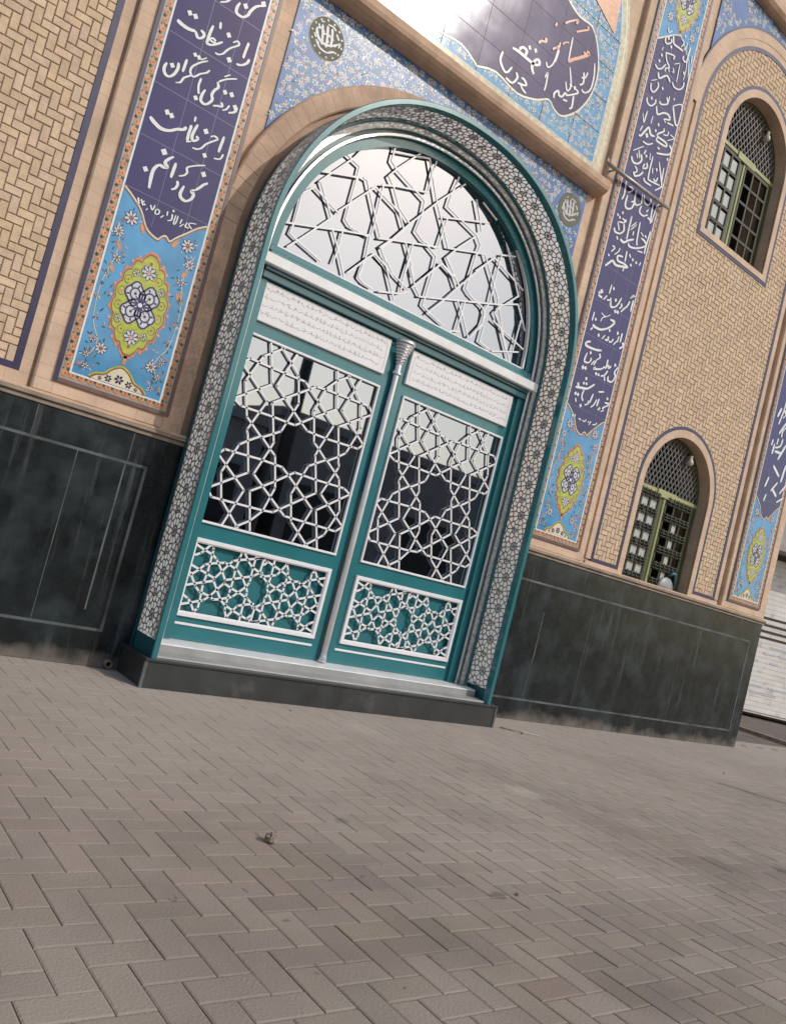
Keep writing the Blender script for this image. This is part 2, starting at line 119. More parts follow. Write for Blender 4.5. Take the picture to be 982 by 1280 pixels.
def streaks(m_, col, amt):
    t = m_.node_tree; N = t.nodes.new; L = t.links.new; b = t.nodes['Principled BSDF']; old = b.inputs['Base Color'].links[0].from_socket
    g_ = N('ShaderNodeNewGeometry'); mp = N('ShaderNodeMapping'); mp.inputs['Scale'].default_value = (16, 1, 1.1); L(g_.outputs['Position'], mp.inputs[0])
    n = N('ShaderNodeTexNoise'); n.inputs['Scale'].default_value = 1; n.inputs['Detail'].default_value = 9; n.inputs['Roughness'].default_value = .7; L(mp.outputs[0], n.inputs['Vector'])
    n2 = N('ShaderNodeTexNoise'); n2.inputs['Scale'].default_value = 1.3; n2.inputs['Detail'].default_value = 3; L(g_.outputs['Position'], n2.inputs['Vector'])
    r_ = N('ShaderNodeMapRange'); r_.inputs[1].default_value = .56; r_.inputs[2].default_value = .72; r_.inputs[3].default_value = 0; r_.inputs[4].default_value = amt; L(n.outputs[0], r_.inputs[0])
    r2 = N('ShaderNodeMapRange'); r2.inputs[1].default_value = .42; r2.inputs[2].default_value = .62; L(n2.outputs[0], r2.inputs[0])
    mu = N('ShaderNodeMath'); mu.operation = 'MULTIPLY'; L(r_.outputs[0], mu.inputs[0]); L(r2.outputs[0], mu.inputs[1])
    mx = N('ShaderNodeMix'); mx.data_type = 'RGBA'; L(mu.outputs[0], mx.inputs[0]); L(old, mx.inputs[6]); mx.inputs[7].default_value = (*col, 1); L(mx.outputs[2], b.inputs['Base Color'])
streaks(M['marble'], (.15, .17, .175), .55)
dust_foot(M['marble'], .045)
M['plinth'] = mat('dark_stone_step', (.038, .040, .041), .35, noise=.3, nscale=5, rvar=.1, dirt=((.13, .13, .12), 6, .6, .85))
M['grout'] = mat('light_grout', (.085, .094, .096), .6, noise=.6, nscale=5)
M['trim'] = mat('weathered_trim', (.27, .21, .16), .6, noise=.25, nscale=9)
M['dust'] = mat('dust_skirt', (.27, .225, .19), .95, noise=.25, nscale=12)
M['teal'] = mat('teal_paint', (.026, .165, .185), .22, noise=.08, nscale=4, rvar=.06, coat=.4)
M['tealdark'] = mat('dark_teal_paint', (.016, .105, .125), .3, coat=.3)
M['silver'] = mat('silver_metal', (.66, .65, .66), .3, metal=.75, noise=.05, nscale=6, rvar=.05)
M['greyring'] = mat('pale_grey_metal', (.50, .49, .48), .35, metal=.35, noise=.35, nscale=45)
M['greysill'] = mat('dull_grey_sill', (.34, .335, .32), .5, noise=.15, nscale=5)
M['perf'] = mat('perforated_metal', (.30, .29, .28), .40, metal=.3, noise=.15, nscale=8)
M['whitemetal'] = mat('white_lattice_paint', (.80, .78, .79), .35)
M['plate'] = mat('white_name_plate', (.76, .74, .75), .25, noise=.03)
M['engrave'] = mat('engraved_grey', (.36, .34, .32), .4)
M['mirror'] = mat('mirror_glass', (.305, .325, .365), .015, metal=1.0)
M['sill'] = mat('white_sill_metal', (.76, .75, .74), .35, metal=.0, noise=.08, nscale=8)
M['olive'] = mat('olive_frame_paint', (.34, .34, .15), .4, noise=.15)
M['olivedark'] = mat('dark_olive_paint', (.085, .085, .035), .5, noise=.2)
M['grille'] = mat('dark_iron', (.040, .039, .022), .6)
M['grille2'] = mat('grey_mesh_wire', (.16, .15, .14), .55)
M['darkglass'] = mat('dark_window_glass', (.010, .010, .010), .06)
M['paleglass'] = mat('pale_pane', (.44, .44, .42), .3)  # one even pale colour, used for part of the panes
M['paver'] = mat('concrete_paver', (.285, .232, .188), .88, noise=.12, nscale=2.2, bump=.3, bscale=120, vcol=True, dirt=((.39, .325, .268), .7, .42, .72))
def dust_drift(m_, y0, y1, col):
    # dust swept up against the foot of the wall
    t = m_.node_tree; N = t.nodes.new; L = t.links.new; b = t.nodes['Principled BSDF']; old = b.inputs['Base Color'].links[0].from_socket
    g_ = N('ShaderNodeNewGeometry'); s_ = N('ShaderNodeSeparateXYZ'); L(g_.outputs['Position'], s_.inputs[0]); n = N('ShaderNodeTexNoise'); n.inputs['Scale'].default_value = 1.7; n.inputs['Detail'].default_value = 9; n.inputs['Roughness'].default_value = .65; L(g_.outputs['Position'], n.inputs['Vector'])
    a = N('ShaderNodeMath'); a.operation = 'MULTIPLY_ADD'; L(n.outputs[0], a.inputs[0]); a.inputs[1].default_value = 2.6; L(s_.outputs[1], a.inputs[2])
    r_ = N('ShaderNodeMapRange'); r_.inputs[1].default_value = y0+1.3; r_.inputs[2].default_value = y1+1.3; r_.inputs[3].default_value = 0; r_.inputs[4].default_value = .8; L(a.outputs[0], r_.inputs[0])
    mx = N('ShaderNodeMix'); mx.data_type = 'RGBA'; L(r_.outputs[0], mx.inputs[0]); L(old, mx.inputs[6]); mx.inputs[7].default_value = (*col, 1); L(mx.outputs[2], b.inputs['Base Color'])
def spots(m_, col, scale, thr, amt):
    t = m_.node_tree; N = t.nodes.new; L = t.links.new; b = t.nodes['Principled BSDF']; old = b.inputs['Base Color'].links[0].from_socket
    g_ = N('ShaderNodeNewGeometry'); v = N('ShaderNodeTexVoronoi'); v.inputs['Scale'].default_value = scale; v.inputs['Randomness'].default_value = 1
    n = N('ShaderNodeTexNoise'); n.inputs['Scale'].default_value = scale*4; n.inputs['Detail'].default_value = 4; L(g_.outputs['Position'], n.inputs['Vector'])
    ad = N('ShaderNodeMixRGB'); ad.blend_type = 'ADD'; ad.inputs[0].default_value = .12; L(g_.outputs['Position'], ad.inputs[1]); L(n.outputs['Color'], ad.inputs[2]); L(ad.outputs[0], v.inputs['Vector'])
    r_ = N('ShaderNodeMapRange'); r_.inputs[1].default_value = thr*.6; r_.inputs[2].default_value = thr; r_.inputs[3].default_value = amt; r_.inputs[4].default_value = 0; L(v.outputs['Distance'], r_.inputs[0])
    mx = N('ShaderNodeMix'); mx.data_type = 'RGBA'; L(r_.outputs[0], mx.inputs[0]); L(old, mx.inputs[6]); mx.inputs[7].default_value = (*col, 1); L(mx.outputs[2], b.inputs['Base Color'])
spots(M['paver'], (.12, .097, .08), 2.0, .085, .7); spots(M['paver'], (.52, .45, .385), 1.3, .17, .5); spots(M['paver'], (.11, .09, .075), 6, .085, .6); spots(M['paver'], (.16, .13, .105), .8, .16, .35)
dust_drift(M['paver'], 1.9, 4.6, (.46, .385, .322))
M['joint'] = mat('sandy_joint', (.40, .335, .275), .95, noise=.25, nscale=30)
M['asphalt'] = mat('shaded_asphalt', (.16, .13, .11), .95, noise=.25, nscale=4)  # dark base colour also stands in for the shadow beyond the building's corner
M['shutter'] = mat('pale_shutter', (.82, .78, .73), .5, noise=.1, nscale=3, dirt=((.45, .42, .40), 7, .55, .8))
M['bluefade'] = mat('faded_blue_print', (.58, .61, .65), .5)
M['darkmetal'] = mat('dark_metal', (.06, .055, .05), .5, metal=.4)
M['pipe'] = mat('grey_steel_pipe', (.36, .33, .31), .4, metal=.5, noise=.2, nscale=20)
M['lampwhite'] = mat('white_lamp_glass', (.50, .46, .38), .3)
M['facadeb'] = mat('brown_render', (.34, .30, .28), .85, noise=.2, nscale=1.2)
M['facadec'] = mat('grey_render', (.38, .35, .34), .85, noise=.2, nscale=1.2)
M['stone'] = mat('pebble_stone', (.25, .19, .15), .9, noise=.3, nscale=60, bump=.5, bscale=80)
M['bag'] = mat('white_bag', (.30, .31, .31), .4, noise=.15, nscale=30)
M['bagblue'] = mat('blue_bag', (.04, .13, .19), .4)
# thin milky sheet between the perforated metal
m = bpy.data.materials.new('milky_backing'); m.use_nodes = True; t = m.node_tree; t.nodes.remove(t.nodes['Principled BSDF'])
d = t.nodes.new('ShaderNodeBsdfDiffuse'); d.inputs[0].default_value = (.95, .94, .93, 1)
tr = t.nodes.new('ShaderNodeBsdfTranslucent'); tr.inputs[0].default_value = (.98, .97, .95, 1); tp = t.nodes.new('ShaderNodeBsdfTransparent')
mx = t.nodes.new('ShaderNodeMixShader'); mx.inputs[0].default_value = .55; m2 = t.nodes.new('ShaderNodeMixShader'); m2.inputs[0].default_value = .22
t.links.new(d.outputs[0], mx.inputs[1]); t.links.new(tr.outputs[0], mx.inputs[2]); t.links.new(mx.outputs[0], m2.inputs[1]); t.links.new(tp.outputs[0], m2.inputs[2])
t.links.new(m2.outputs[0], t.nodes['Material Output'].inputs[0]); M['milky'] = m

# ------------------------------------------------------------ mesh helpers
OFF = {}
class MB:
    def __init__(s): s.v = []; s.f = []; s.m = []; s.tone = {}
    def face(s, pts, mi=0, tone=None):
        b = len(s.v); s.v += [tuple(p) for p in pts]; s.f.append(list(range(b, b+len(pts)))); s.m.append(mi)
        if tone is not None: s.tone[len(s.f)-1] = tone
    def box(s, x0, x1, y0, y1, z0, z1, mi=0, bev=0):
        if bev:
            s.bevbox(x0, x1, y0, y1, z0, z1, mi, bev); return
        b = len(s.v)
        s.v += [(x0,y0,z0),(x1,y0,z0),(x1,y1,z0),(x0,y1,z0),(x0,y0,z1),(x1,y0,z1),(x1,y1,z1),(x0,y1,z1)]
        for q in ((0,1,5,4),(1,2,6,5),(2,3,7,6),(3,0,4,7),(4,5,6,7),(3,2,1,0)): s.f.append([b+i for i in q]); s.m.append(mi)
    def bevbox(s, x0, x1, y0, y1, z0, z1, mi, e):
        # chamfered front edges (towards -Y)
        b = len(s.v)
        s.v += [(x0+e,y0,z0+e),(x1-e,y0,z0+e),(x1-e,y0,z1-e),(x0+e,y0,z1-e),(x0,y0+e,z0),(x1,y0+e,z0),(x1,y0+e,z1),(x0,y0+e,z1),(x0,y1,z0),(x1,y1,z0),(x1,y1,z1),(x0,y1,z1)]
        for q in ((0,1,2,3),(4,5,1,0),(5,6,2,1),(6,7,3,2),(7,4,0,3),(8,9,5,4),(9,10,6,5),(10,11,7,6),(11,8,4,7),(11,10,9,8)): s.f.append([b+i for i in q]); s.m.append(mi)
    def flat(s, pts, y, mi=0): s.face([(p[0], y, p[1]) for p in pts], mi)
    def disc(s, x, z, r, y, mi=0, n=12, rz=None, rot=0):
        rz = rz or r
        pts = []
        for i in range(n):
            a = 2*math.pi*i/n; px, pz = r*math.cos(a), rz*math.sin(a)
            pts.append((x+px*math.cos(rot)-pz*math.sin(rot), z+px*math.sin(rot)+pz*math.cos(rot)))
        s.flat(pts, y, mi)
    def line(s, pts, wd, y, mi=0, closed=False, taper=False):
        n = len(pts)
        if n < 2: return
        L = []
        for i in range(n):
            a = pts[(i-1) % n] if (closed or i > 0) else pts[i]; b = pts[(i+1) % n] if (closed or i < n-1) else pts[i]
            dx, dz = b[0]-a[0], b[1]-a[1]; l = math.hypot(dx, dz) or 1
            ww = wd if not callable(wd) else wd(i/(n-1), dx/l, dz/l)
            nx, nz = -dz/l*ww/2, dx/l*ww/2
            L.append(((pts[i][0]+nx, y, pts[i][1]+nz), (pts[i][0]-nx, y, pts[i][1]-nz)))
        b0 = len(s.v)
        for p in L: s.v += [p[0], p[1]]
        for i in range(n if closed else n-1):
            j = (i+1) % n
            s.f.append([b0+2*i, b0+2*i+1, b0+2*j+1, b0+2*j]); s.m.append(mi)
    def bar(s, p, q, wd, y0, y1, mi=0):
        dx, dz = q[0]-p[0], q[1]-p[1]; l = math.hypot(dx, dz)
        if l < 1e-5: return
        ux, uz = dx/l*wd*.3, dz/l*wd*.3; nx, nz = -dz/l*wd/2, dx/l*wd/2
        a, b = (p[0]-ux, p[1]-uz), (q[0]+ux, q[1]+uz); e = wd*.10
        k = len(s.v)
        for (c, sg) in ((a, 1), (b, 1)):
            s.v += [(c[0]+nx*.86, y0, c[1]+nz*.86), (c[0]-nx*.86, y0, c[1]-nz*.86), (c[0]-nx, y0+e, c[1]-nz), (c[0]-nx, y1, c[1]-nz), (c[0]+nx, y1, c[1]+nz), (c[0]+nx, y0+e, c[1]+nz)]
        for i in range(6):
            j = (i+1) % 6; s.f.append([k+i, k+j, k+6+j, k+6+i]); s.m.append(mi)
        s.f.append([k+i for i in range(6)]); s.m.append(mi); s.f.append([k+6+i for i in range(5, -1, -1)]); s.m.append(mi)
    def tube(s, pts, r, mi=0, n=10):
        P = [Vector(p) for p in pts]; k = len(s.v); rr = r if isinstance(r, (list, tuple)) else [r]*len(P)
        for i, p in enumerate(P):
            d = (P[min(i+1, len(P)-1)]-P[max(i-1, 0)]).normalized()
            a = d.cross(Vector((0, 0, 1)) if abs(d.z) < .9 else Vector((1, 0, 0))).normalized(); b = d.cross(a)
            for j in range(n):
                t = 2*math.pi*j/n; s.v.append(tuple(p+(a*math.cos(t)+b*math.sin(t))*rr[i]))
        for i in range(len(P)-1):
            for j in range(n):
                q = (j+1) % n; s.f.append([k+i*n+j, k+i*n+q, k+(i+1)*n+q, k+(i+1)*n+j]); s.m.append(mi)
        s.f.append([k+j for j in range(n-1, -1, -1)]); s.m.append(mi); s.f.append([k+(len(P)-1)*n+j for j in range(n)]); s.m.append(mi)
    def lathe(s, x, y, prof, mi=0, n=20, a0=0, a1=2*math.pi, ex=1.0):
        k = len(s.v); full = a1-a0 > 6.2; cnt = n if full else n+1
        for (r, z) in prof:
            for j in range(cnt):
                t = a0+(a1-a0)*j/n; s.v.append((x+r*ex*math.cos(t), y+r*math.sin(t), z))
        for i in range(len(prof)-1):
            for j in range(n):
                q = (j+1) % cnt; s.f.append([k+i*cnt+j, k+i*cnt+q, k+(i+1)*cnt+q, k+(i+1)*cnt+j]); s.m.append(mi)
    def build(s, name, mats, parent=None, loc=None, smooth=False):
        off = OFF.get(parent.name, Vector((0, 0, 0))) if parent else Vector(loc or (0, 0, 0))
        me = bpy.data.meshes.new(name); me.from_pydata([tuple(Vector(v)-off) for v in s.v], [], s.f)
        if not isinstance(mats, (list, tuple)): mats = [mats]
        for mm in mats: me.materials.append(M[mm] if isinstance(mm, str) else mm)
        me.polygons.foreach_set('material_index', s.m)
        if smooth: me.polygons.foreach_set('use_smooth', [True]*len(s.f))
        if s.tone:
            ca = me.color_attributes.new('tone', 'FLOAT_COLOR', 'CORNER')
            for p in me.polygons:
                tn = s.tone.get(p.index, (1, 1, 1))
                for li in p.loop_indices: ca.data[li].color = (*tn, 1)
        me.update()
        o = bpy.data.objects.new(name, me); COL.objects.link(o)
        if parent: o.parent = parent
        else: o.location = off
        OFF[o.name] = off
        return o
def thing(name, label, cat, loc, group=None):
    o = bpy.data.objects.new(name, None); COL.objects.link(o); o.location = loc; o.empty_display_size = .2
    OFF[o.name] = Vector(loc); o['label'] = label; o['category'] = cat
    if group: o['group'] = group
    return o
def tag(o, label, cat, group=None):
    o['label'] = label; o['category'] = cat
    if group: o['group'] = group
    return o
def smoothpts(P, n=5):
    if len(P) < 3: return P
    out = []
    for i in range(len(P)-1):
        p0, p1, p2, p3 = P[max(i-1, 0)], P[i], P[i+1], P[min(i+2, len(P)-1)]
        for k in range(n):
            t = k/n
            out.append(tuple(.5*((2*p1[c])+(-p0[c]+p2[c])*t+(2*p0[c]-5*p1[c]+4*p2[c]-p3[c])*t*t+(-p0[c]+3*p1[c]-3*p2[c]+p3[c])*t**3) for c in (0, 1)))
    out.append(P[-1]); return out
def write(mb, strokes, y, mi=0, dx=0, fat=1.0):
    """pen strokes: [width, x, z, x, z ...] in millimetres on the wall"""
    for k, st in enumerate(strokes):
        wd = st[0]/1000*fat; P = [(st[i]/1000+dx, st[i+1]/1000) for i in range(1, len(st), 2)]; yy = y-.00002*k
        if len(P) == 1:
            h = wd*.80; x, z = P[0]; mb.flat([(x-h, z+.1*h), (x-.1*h, z-h), (x+h, z-.1*h), (x+.1*h, z+h)], yy, mi); continue
        if len(P) == 2: S = [(P[0][0]+(P[1][0]-P[0][0])*t_/5, P[0][1]+(P[1][1]-P[0][1])*t_/5) for t_ in range(6)]
        else: S = smoothpts(P)
        def pen(t, dx_, dz_):
            nib = .55+.45*abs(dx_*.55+dz_*-.83)          # broad nib
            e = min(1, .6+min(t, 1-t)*4)
            return wd*nib*e
        mb.line(S, pen, yy, mi)
def clip_poly(poly, x0, x1, z0, z1):
    def cl(P, ins, cut):
        o = []
        for i in range(len(P)):
            a, b = P[i-1], P[i]
            if ins(b):
                if not ins(a): o.append(cut(a, b))
                o.append(b)
            elif ins(a): o.append(cut(a, b))
        return o
    def cx(c): return lambda a, b: (c, a[1]+(b[1]-a[1])*(c-a[0])/(b[0]-a[0]))
    def cz(c): return lambda a, b: (a[0]+(b[0]-a[0])*(c-a[1])/(b[1]-a[1]), c)
    for ins, cut in ((lambda p: p[0] >= x0, cx(x0)), (lambda p: p[0] <= x1, cx(x1)), (lambda p: p[1] >= z0, cz(z0)), (lambda p: p[1] <= z1, cz(z1))):
        poly = cl(poly, ins, cut)
        if len(poly) < 3: return []
    return poly
NEXP = 2.15
def arch(xc, zs, w_, n=48, a0=0, a1=math.pi, e=NEXP, h=None):
    h = h or w_; P = []
    for i in range(n+1):
        a = a0+(a1-a0)*i/n; c, s_ = math.cos(a), math.sin(a)
        P.append((xc+w_*math.copysign(abs(c)**(2/e), c), zs+h*abs(s_)**(2/e)))
    return P

# ------------------------------------------------------------ ground
g = MB(); g.face([(-300, -300, -.02), (300, -300, -.02), (300, 300, -.02), (-300, 300, -.02)])
gr = g.build('ground', 'asphalt'); gr['kind'] = 'structure'
p = MB(); p.face([(-14, -10, -.006), (11.45, -10, -.006), (11.45, 5.2, -.006), (-14, 5.2, -.006)])
U = .0907; ph = (2.022, 1.6445)                       # herringbone phase
def paver(x0, x1, y0, y1):
    fill = min(1, max(0, (y0-1.5)/2.4))*rnd.uniform(.55, 1.0); dp = .0019*(1-.82*fill); j = .0016*(1-.4*fill); e = .0046*(1-.35*fill); h = rnd.uniform(-.0010, .0010)*(1-.6*fill)
    tx, ty = rnd.uniform(-.006, .006)*(1-.6*fill), rnd.uniform(-.006, .006)*(1-.6*fill)
    t = rnd.uniform(.84, 1.09); tn = (t, t*rnd.uniform(.96, 1.02), t*rnd.uniform(.94, 1.03))
    x0 += j; x1 -= j; y0 += j; y1 -= j; xm, ym = (x0+x1)/2, (y0+y1)/2
    def z(x, y): return h+(x-xm)*tx+(y-ym)*ty
    T = [(x0+e, y0+e), (x1-e, y0+e), (x1-e, y1-e), (x0+e, y1-e)]; B = [(x0, y0), (x1, y0), (x1, y1), (x0, y1)]
    T = [(a, b, z(a, b)) for a, b in T]; B = [(a, b, z(a, b)-dp) for a, b in B]
    p.face(T, 1, tn)
    for i in range(4): p.face([B[i], B[(i+1) % 4], T[(i+1) % 4], T[i]], 1, tn)
    for i in range(4): p.face([(B[i][0], B[i][1], -.02), (B[(i+1) % 4][0], B[(i+1) % 4][1], -.02), B[(i+1) % 4], B[i]], 1, tn)
for i in range(-62, 108):
    for j in range(-46, 40):
        k = (i+j) % 4; x = ph[0]+i*U; y = ph[1]+j*U
        if x < -3 or x > 11.4 or y < -2.2 or y > 4.9: continue
        if k == 0: paver(x, x+2*U, y, y+U)
        elif k == 2: paver(x, x+U, y, y+2*U)
pv = p.build('paved_forecourt', ['joint', 'paver']); pv['kind'] = 'structure'
k = MB(); k.box(11.45, 11.6, -10, 9, -.02, .03, 0, .0)
kb = k.build('kerb', 'dust'); kb['kind'] = 'structure'

# ------------------------------------------------------------ the mosque
YW, YP = 4.85, 4.80            # recessed wall plane, pilaster / marble plane
ZD = 1.43                      # top of the marble dado
XC = 3.41                      # axis of the doorway
mosque = thing('mosque_building', 'yellow brick mosque facade with purple inscription tiles and dark marble base', 'building', (3.4, 4.85, 0))
WIN = [(6.46, 7.56, 1.43, 2.33), (6.46, 7.56, 4.79, 5.78)]      # x0 x1 sill spring
def wtop(win, x):
    x0, x1, s, sp = win; c = (x0+x1)/2; r = (x1-x0)/2
    return sp+math.sqrt(max(0, r*r-(x-c)**2))
b = MB()
b.face([(-5, YW, 0), (6.46, YW, 0), (6.46, YW, 9.5), (-5, YW, 9.5)]); b.face([(7.56, YW, 0), (9.04, YW, 0), (9.04, YW, 9.5), (7.56, YW, 9.5)])
NS = 24
for i in range(NS):
    xa, xb = 6.46+1.1*i/NS, 6.46+1.1*(i+1)/NS
    b.face([(xa, YW, 0), (xb, YW, 0), (xb, YW, WIN[0][2]), (xa, YW, WIN[0][2])])
    b.face([(xa, YW, wtop(WIN[0], xa)), (xb, YW, wtop(WIN[0], xb)), (xb, YW, WIN[1][2]), (xa, YW, WIN[1][2])])
    b.face([(xa, YW, wtop(WIN[1], xa)), (xb, YW, wtop(WIN[1], xb)), (xb, YW, 9.5), (xa, YW, 9.5)])
b.face([(9.04, YW, 0), (9.04, 14, 0), (9.04, 14, 9.5), (9.04, YW, 9.5)]); b.face([(-5, YW, 9.5), (9.04, YW, 9.5), (9.04, 14, 9.5), (-5, 14, 9.5)])
b.face([(-5, 14, 0), (-5, YW, 0), (-5, YW, 9.5), (-5, 14, 9.5)]); b.face([(9.04, 14, 0), (-5, 14, 0), (-5, 14, 9.5), (9.04, 14, 9.5)])
b.build('wall', 'buff', mosque)
for (x0, x1) in ((1.135, 1.915), (4.99, 5.83), (8.15, 9.046)):
    q = MB(); q.box(x0, x1, YP, YW+.02, ZD, 9.4, 0, .008); q.build('pilaster', 'buff', mosque)

# marble dado
def dado(x0, x1, wl, seams, label_end=None):
    q = MB(); q.box(x0, x1, YP, YW+.03, 0, 1.365, 0, .004)
    # trim ledge: three stepped courses
    q.box(x0-.0, x1+(.02 if x1 > 9 else 0), YP-.010, YW+.03, 1.3655, 1.392, 1, .004)
    q.box(x0-.0, x1+(.02 if x1 > 9 else 0), YP-.028, YW+.03, 1.3925, 1.4125, 1, .004)
    q.box(x0-.0, x1+(.02 if x1 > 9 else 0), YP-.016, YW+.03, 1.413, 1.43, 2, .004)
    y = YP-.0015
    (a, c, zb, zt) = wl
    q.box(a, c, y, YP+.01, zt-.008, zt+.008, 3); q.box(a, c, y, YP+.01, zb-.008, zb+.008, 3)
    if c < x1-.05: q.box(c-.009, c+.009, y-.0005, YP+.01, zb-.008, zt+.008, 3)
    for (sx, z0, z1, ww) in seams: q.box(sx-ww/2, sx+ww/2, y+.0007, YP+.01, z0, z1, 3)
    return q.build('marble_dado', ['marble', 'trim', 'buff', 'grout'], mosque)
dado(-5, 2.07, (-5, 1.86, .215, 1.185), [(1.46, .225, 1.175, .005), (1.737, .32, 1.175, .010), (1.20, 1.195, 1.36, .006), (1.745, 1.195, 1.36, .006), (.85, .225, 1.175, .005), (.2, .225, 1.175, .005), (.5, 1.195, 1.36, .006)])
dado(4.80, 9.05, (4.9, 8.86, .175, 1.155), [(5.52, .5, .93, .010), (5.51, .19, .5, .004), (6.15, .19, 1.14, .004), (7.0, .7, 1.14, .004), (7.9, .9, 1.14, .006), (7.62, .19, .8, .003), (6.9, 1.17, 1.36, .004), (8.0, 1.17, 1.36, .004), (6.0, 1.17, 1.36, .004)])
# herringbone brick panels
def brick_panel(x0, x1, z0, z1, inside, phx, phz, frame):
    q = MB(); yb = YW-.004; yf = YW-.012; u = .0462
    q.face([(x0, yb, z0), (x1, yb, z0), (x1, yb, z1), (x0, yb, z1)]) if not WIN_IN(x0, x1) else None
    if WIN_IN(x0, x1):
        for a, c in ((x0, 6.46), (7.56, x1)): q.face([(a, yb, z0), (c, yb, z0), (c, yb, z1), (a, yb, z1)])
        for i in range(NS):
            xa, xb = 6.46+1.1*i/NS, 6.46+1.1*(i+1)/NS
            q.face([(xa, yb, wtop(WIN[0], xa)), (xb, yb, wtop(WIN[0], xb)), (xb, yb, WIN[1][2]), (xa, yb, WIN[1][2])])
            q.face([(xa, yb, wtop(WIN[1], xa)), (xb, yb, wtop(WIN[1], xb)), (xb, yb, z1), (xa, yb, z1)])
    for i in range(int((x0-phx)/u)-3, int((x1-phx)/u)+3):
        for j in range(int((z0-phz)/u)-3, int((z1-phz)/u)+3):
            k_ = (i-j) % 4; x = phx+i*u; z = phz+j*u
            if k_ == 0: a, c, d0, d1 = x, x+2*u, z, z+u
            elif k_ == 3: a, c, d0, d1 = x, x+u, z, z+2*u
            else: continue
            if not inside((a+c)/2, (d0+d1)/2): continue
            g_ = .0028+rnd.uniform(-.0006, .0008)
            a, c, d0, d1 = max(a+g_, x0), min(c-g_, x1), max(d0+g_, z0), min(d1-g_, z1)
            if c-a < .006 or d1-d0 < .006: continue
            y = yf-rnd.uniform(0, .0015); e = .0022; t = rnd.uniform(.90, 1.07); tn = (t, t*rnd.uniform(.96, 1.01), t*rnd.uniform(.92, 1.03))
            F = [(a+e, y, d0+e), (c-e, y, d0+e), (c-e, y, d1-e), (a+e, y, d1-e)]; B = [(a, y+e, d0), (c, y+e, d0), (c, y+e, d1), (a, y+e, d1)]; W = [(v[0], yb, v[2]) for v in B]
            q.face(F, 1, tn)
            for s_ in range(4):
                n_ = (s_+1) % 4; q.face([B[s_], B[n_], F[n_], F[s_]], 1, tn); q.face([W[s_], W[n_], B[n_], B[s_]], 1, tn)
    # glazed purple frame lines and buff bands belong to the panel
    for item in frame:
        if item[0] == 'box': q.box(*item[1:6], item[6], item[7])
        else: q_band(q, *item[1:])
    return q.build('brick_panel', ['mortar', 'brick', 'purpleline', 'buff'], mosque)
def WIN_IN(x0, x1): return x0 < 6.5 and x1 > 7.5
def q_band(q, P, Q, y0, y1, mi):
    """raised band between two matching outlines P (outer) and Q (inner)"""
    for i in range(len(P)-1):
        a, b_, c, d_ = P[i], P[i+1], Q[i+1], Q[i]
        q.flat([a, b_, c, d_], y0, mi)
        q.face([(a[0], y0, a[1]), (b_[0], y0, b_[1]), (b_[0], y1, b_[1]), (a[0], y1, a[1])], mi); q.face([(d_[0], y0, d_[1]), (c[0], y0, c[1]), (c[0], y1, c[1]), (d_[0], y1, d_[1])], mi)
YF = YW-.016
brick_panel(-1.6, 1.03, 1.53, 6.6, lambda x, z: True, 1.03, 1.53,
            [('box', 1.028, 1.064, YF-.001, YW, 1.50, 6.6, 2), ('box', -1.6, 1.0275, YF, YW, 1.50, 1.536, 2), ('box', 1.0645, 1.12, YF, YW, 1.50, 6.6, 3), ('box', -1.6, 1.12, YF, YW, 1.43, 1.4995, 3)])
CX = 7.015
def inR(x, z):
    if z > 5.75 and (x-CX)**2+(z-5.75)**2 > 1.03**2: return False
    for (a, c, s, sp) in WIN:
        m_ = (a+c)/2
        if s-.03 < z < sp and abs(x-m_) < .60: return False
        if z >= sp and (x-m_)**2+(z-sp)**2 < .60**2: return False
    return True
def outline(r, zs, zb, n=40):
    return [(7.01+r, zb)]+[(7.01+r*math.cos(math.pi*i/n), zs+r*math.sin(math.pi*i/n)) for i in range(n+1)]+[(7.01-r, zb)]
fr = []
fo = lambda r: [(CX+r, 1.48+(.0 if r > 1 else .034))]+[(CX+r*math.cos(math.pi*i/48), 5.75+r*math.sin(math.pi*i/48)) for i in range(49)]+[(CX-r, 1.48)]
fr.append(('band', fo(1.035), fo(.997), YF-.001, YW, 2)); fr.append(('band', fo(1.10), fo(1.0355), YF, YW, 3))
arc = lambda r: [(CX+r*math.cos(math.pi*i/48), 5.75+r*math.sin(math.pi*i/48)) for i in range(49)]
fr.append(('band', arc(1.19), arc(1.1005), YF-.004, YW, 3)); fr.append(('band', arc(1.205), arc(1.1905), YF-.005, YW, 2))
# lower window surround
fr.append(('band', outline(.655, 2.33, 1.48), outline(.623, 2.33, 1.48), YF-.001, YW, 2)); fr.append(('band', outline(.6225, 2.33, 1.43), outline(.55, 2.33, 1.43), YF-.001, YW+.005, 3))
fr += [('box', 5.985, 6.387, YF-.0015, YW, 1.463, 1.497, 2), ('box', 7.633, 8.05, YF-.0015, YW, 1.463, 1.497, 2), ('box', 5.92, 6.388, YF, YW, 1.43, 1.4625, 3), ('box', 7.632, 8.12, YF, YW, 1.43, 1.4625, 3)]
# upper window surround and sill
fr.append(('band', outline(.655, 5.78, 4.70), outline(.623, 5.78, 4.70), YF-.001, YW, 2)); fr.append(('band', outline(.6225, 5.78, 4.735), outline(.55, 5.78, 4.79), YF-.001, YW+.005, 3))
fr += [('box', 6.39, 7.63, YF-.006, YW+.01, 4.735, 4.79, 3), ('box', 6.355, 7.665, YF-.002, YW, 4.70, 4.7345, 2)]
brick_panel(5.99, 8.04, 1.49, 6.78, inR, 6.0, 1.49, fr)

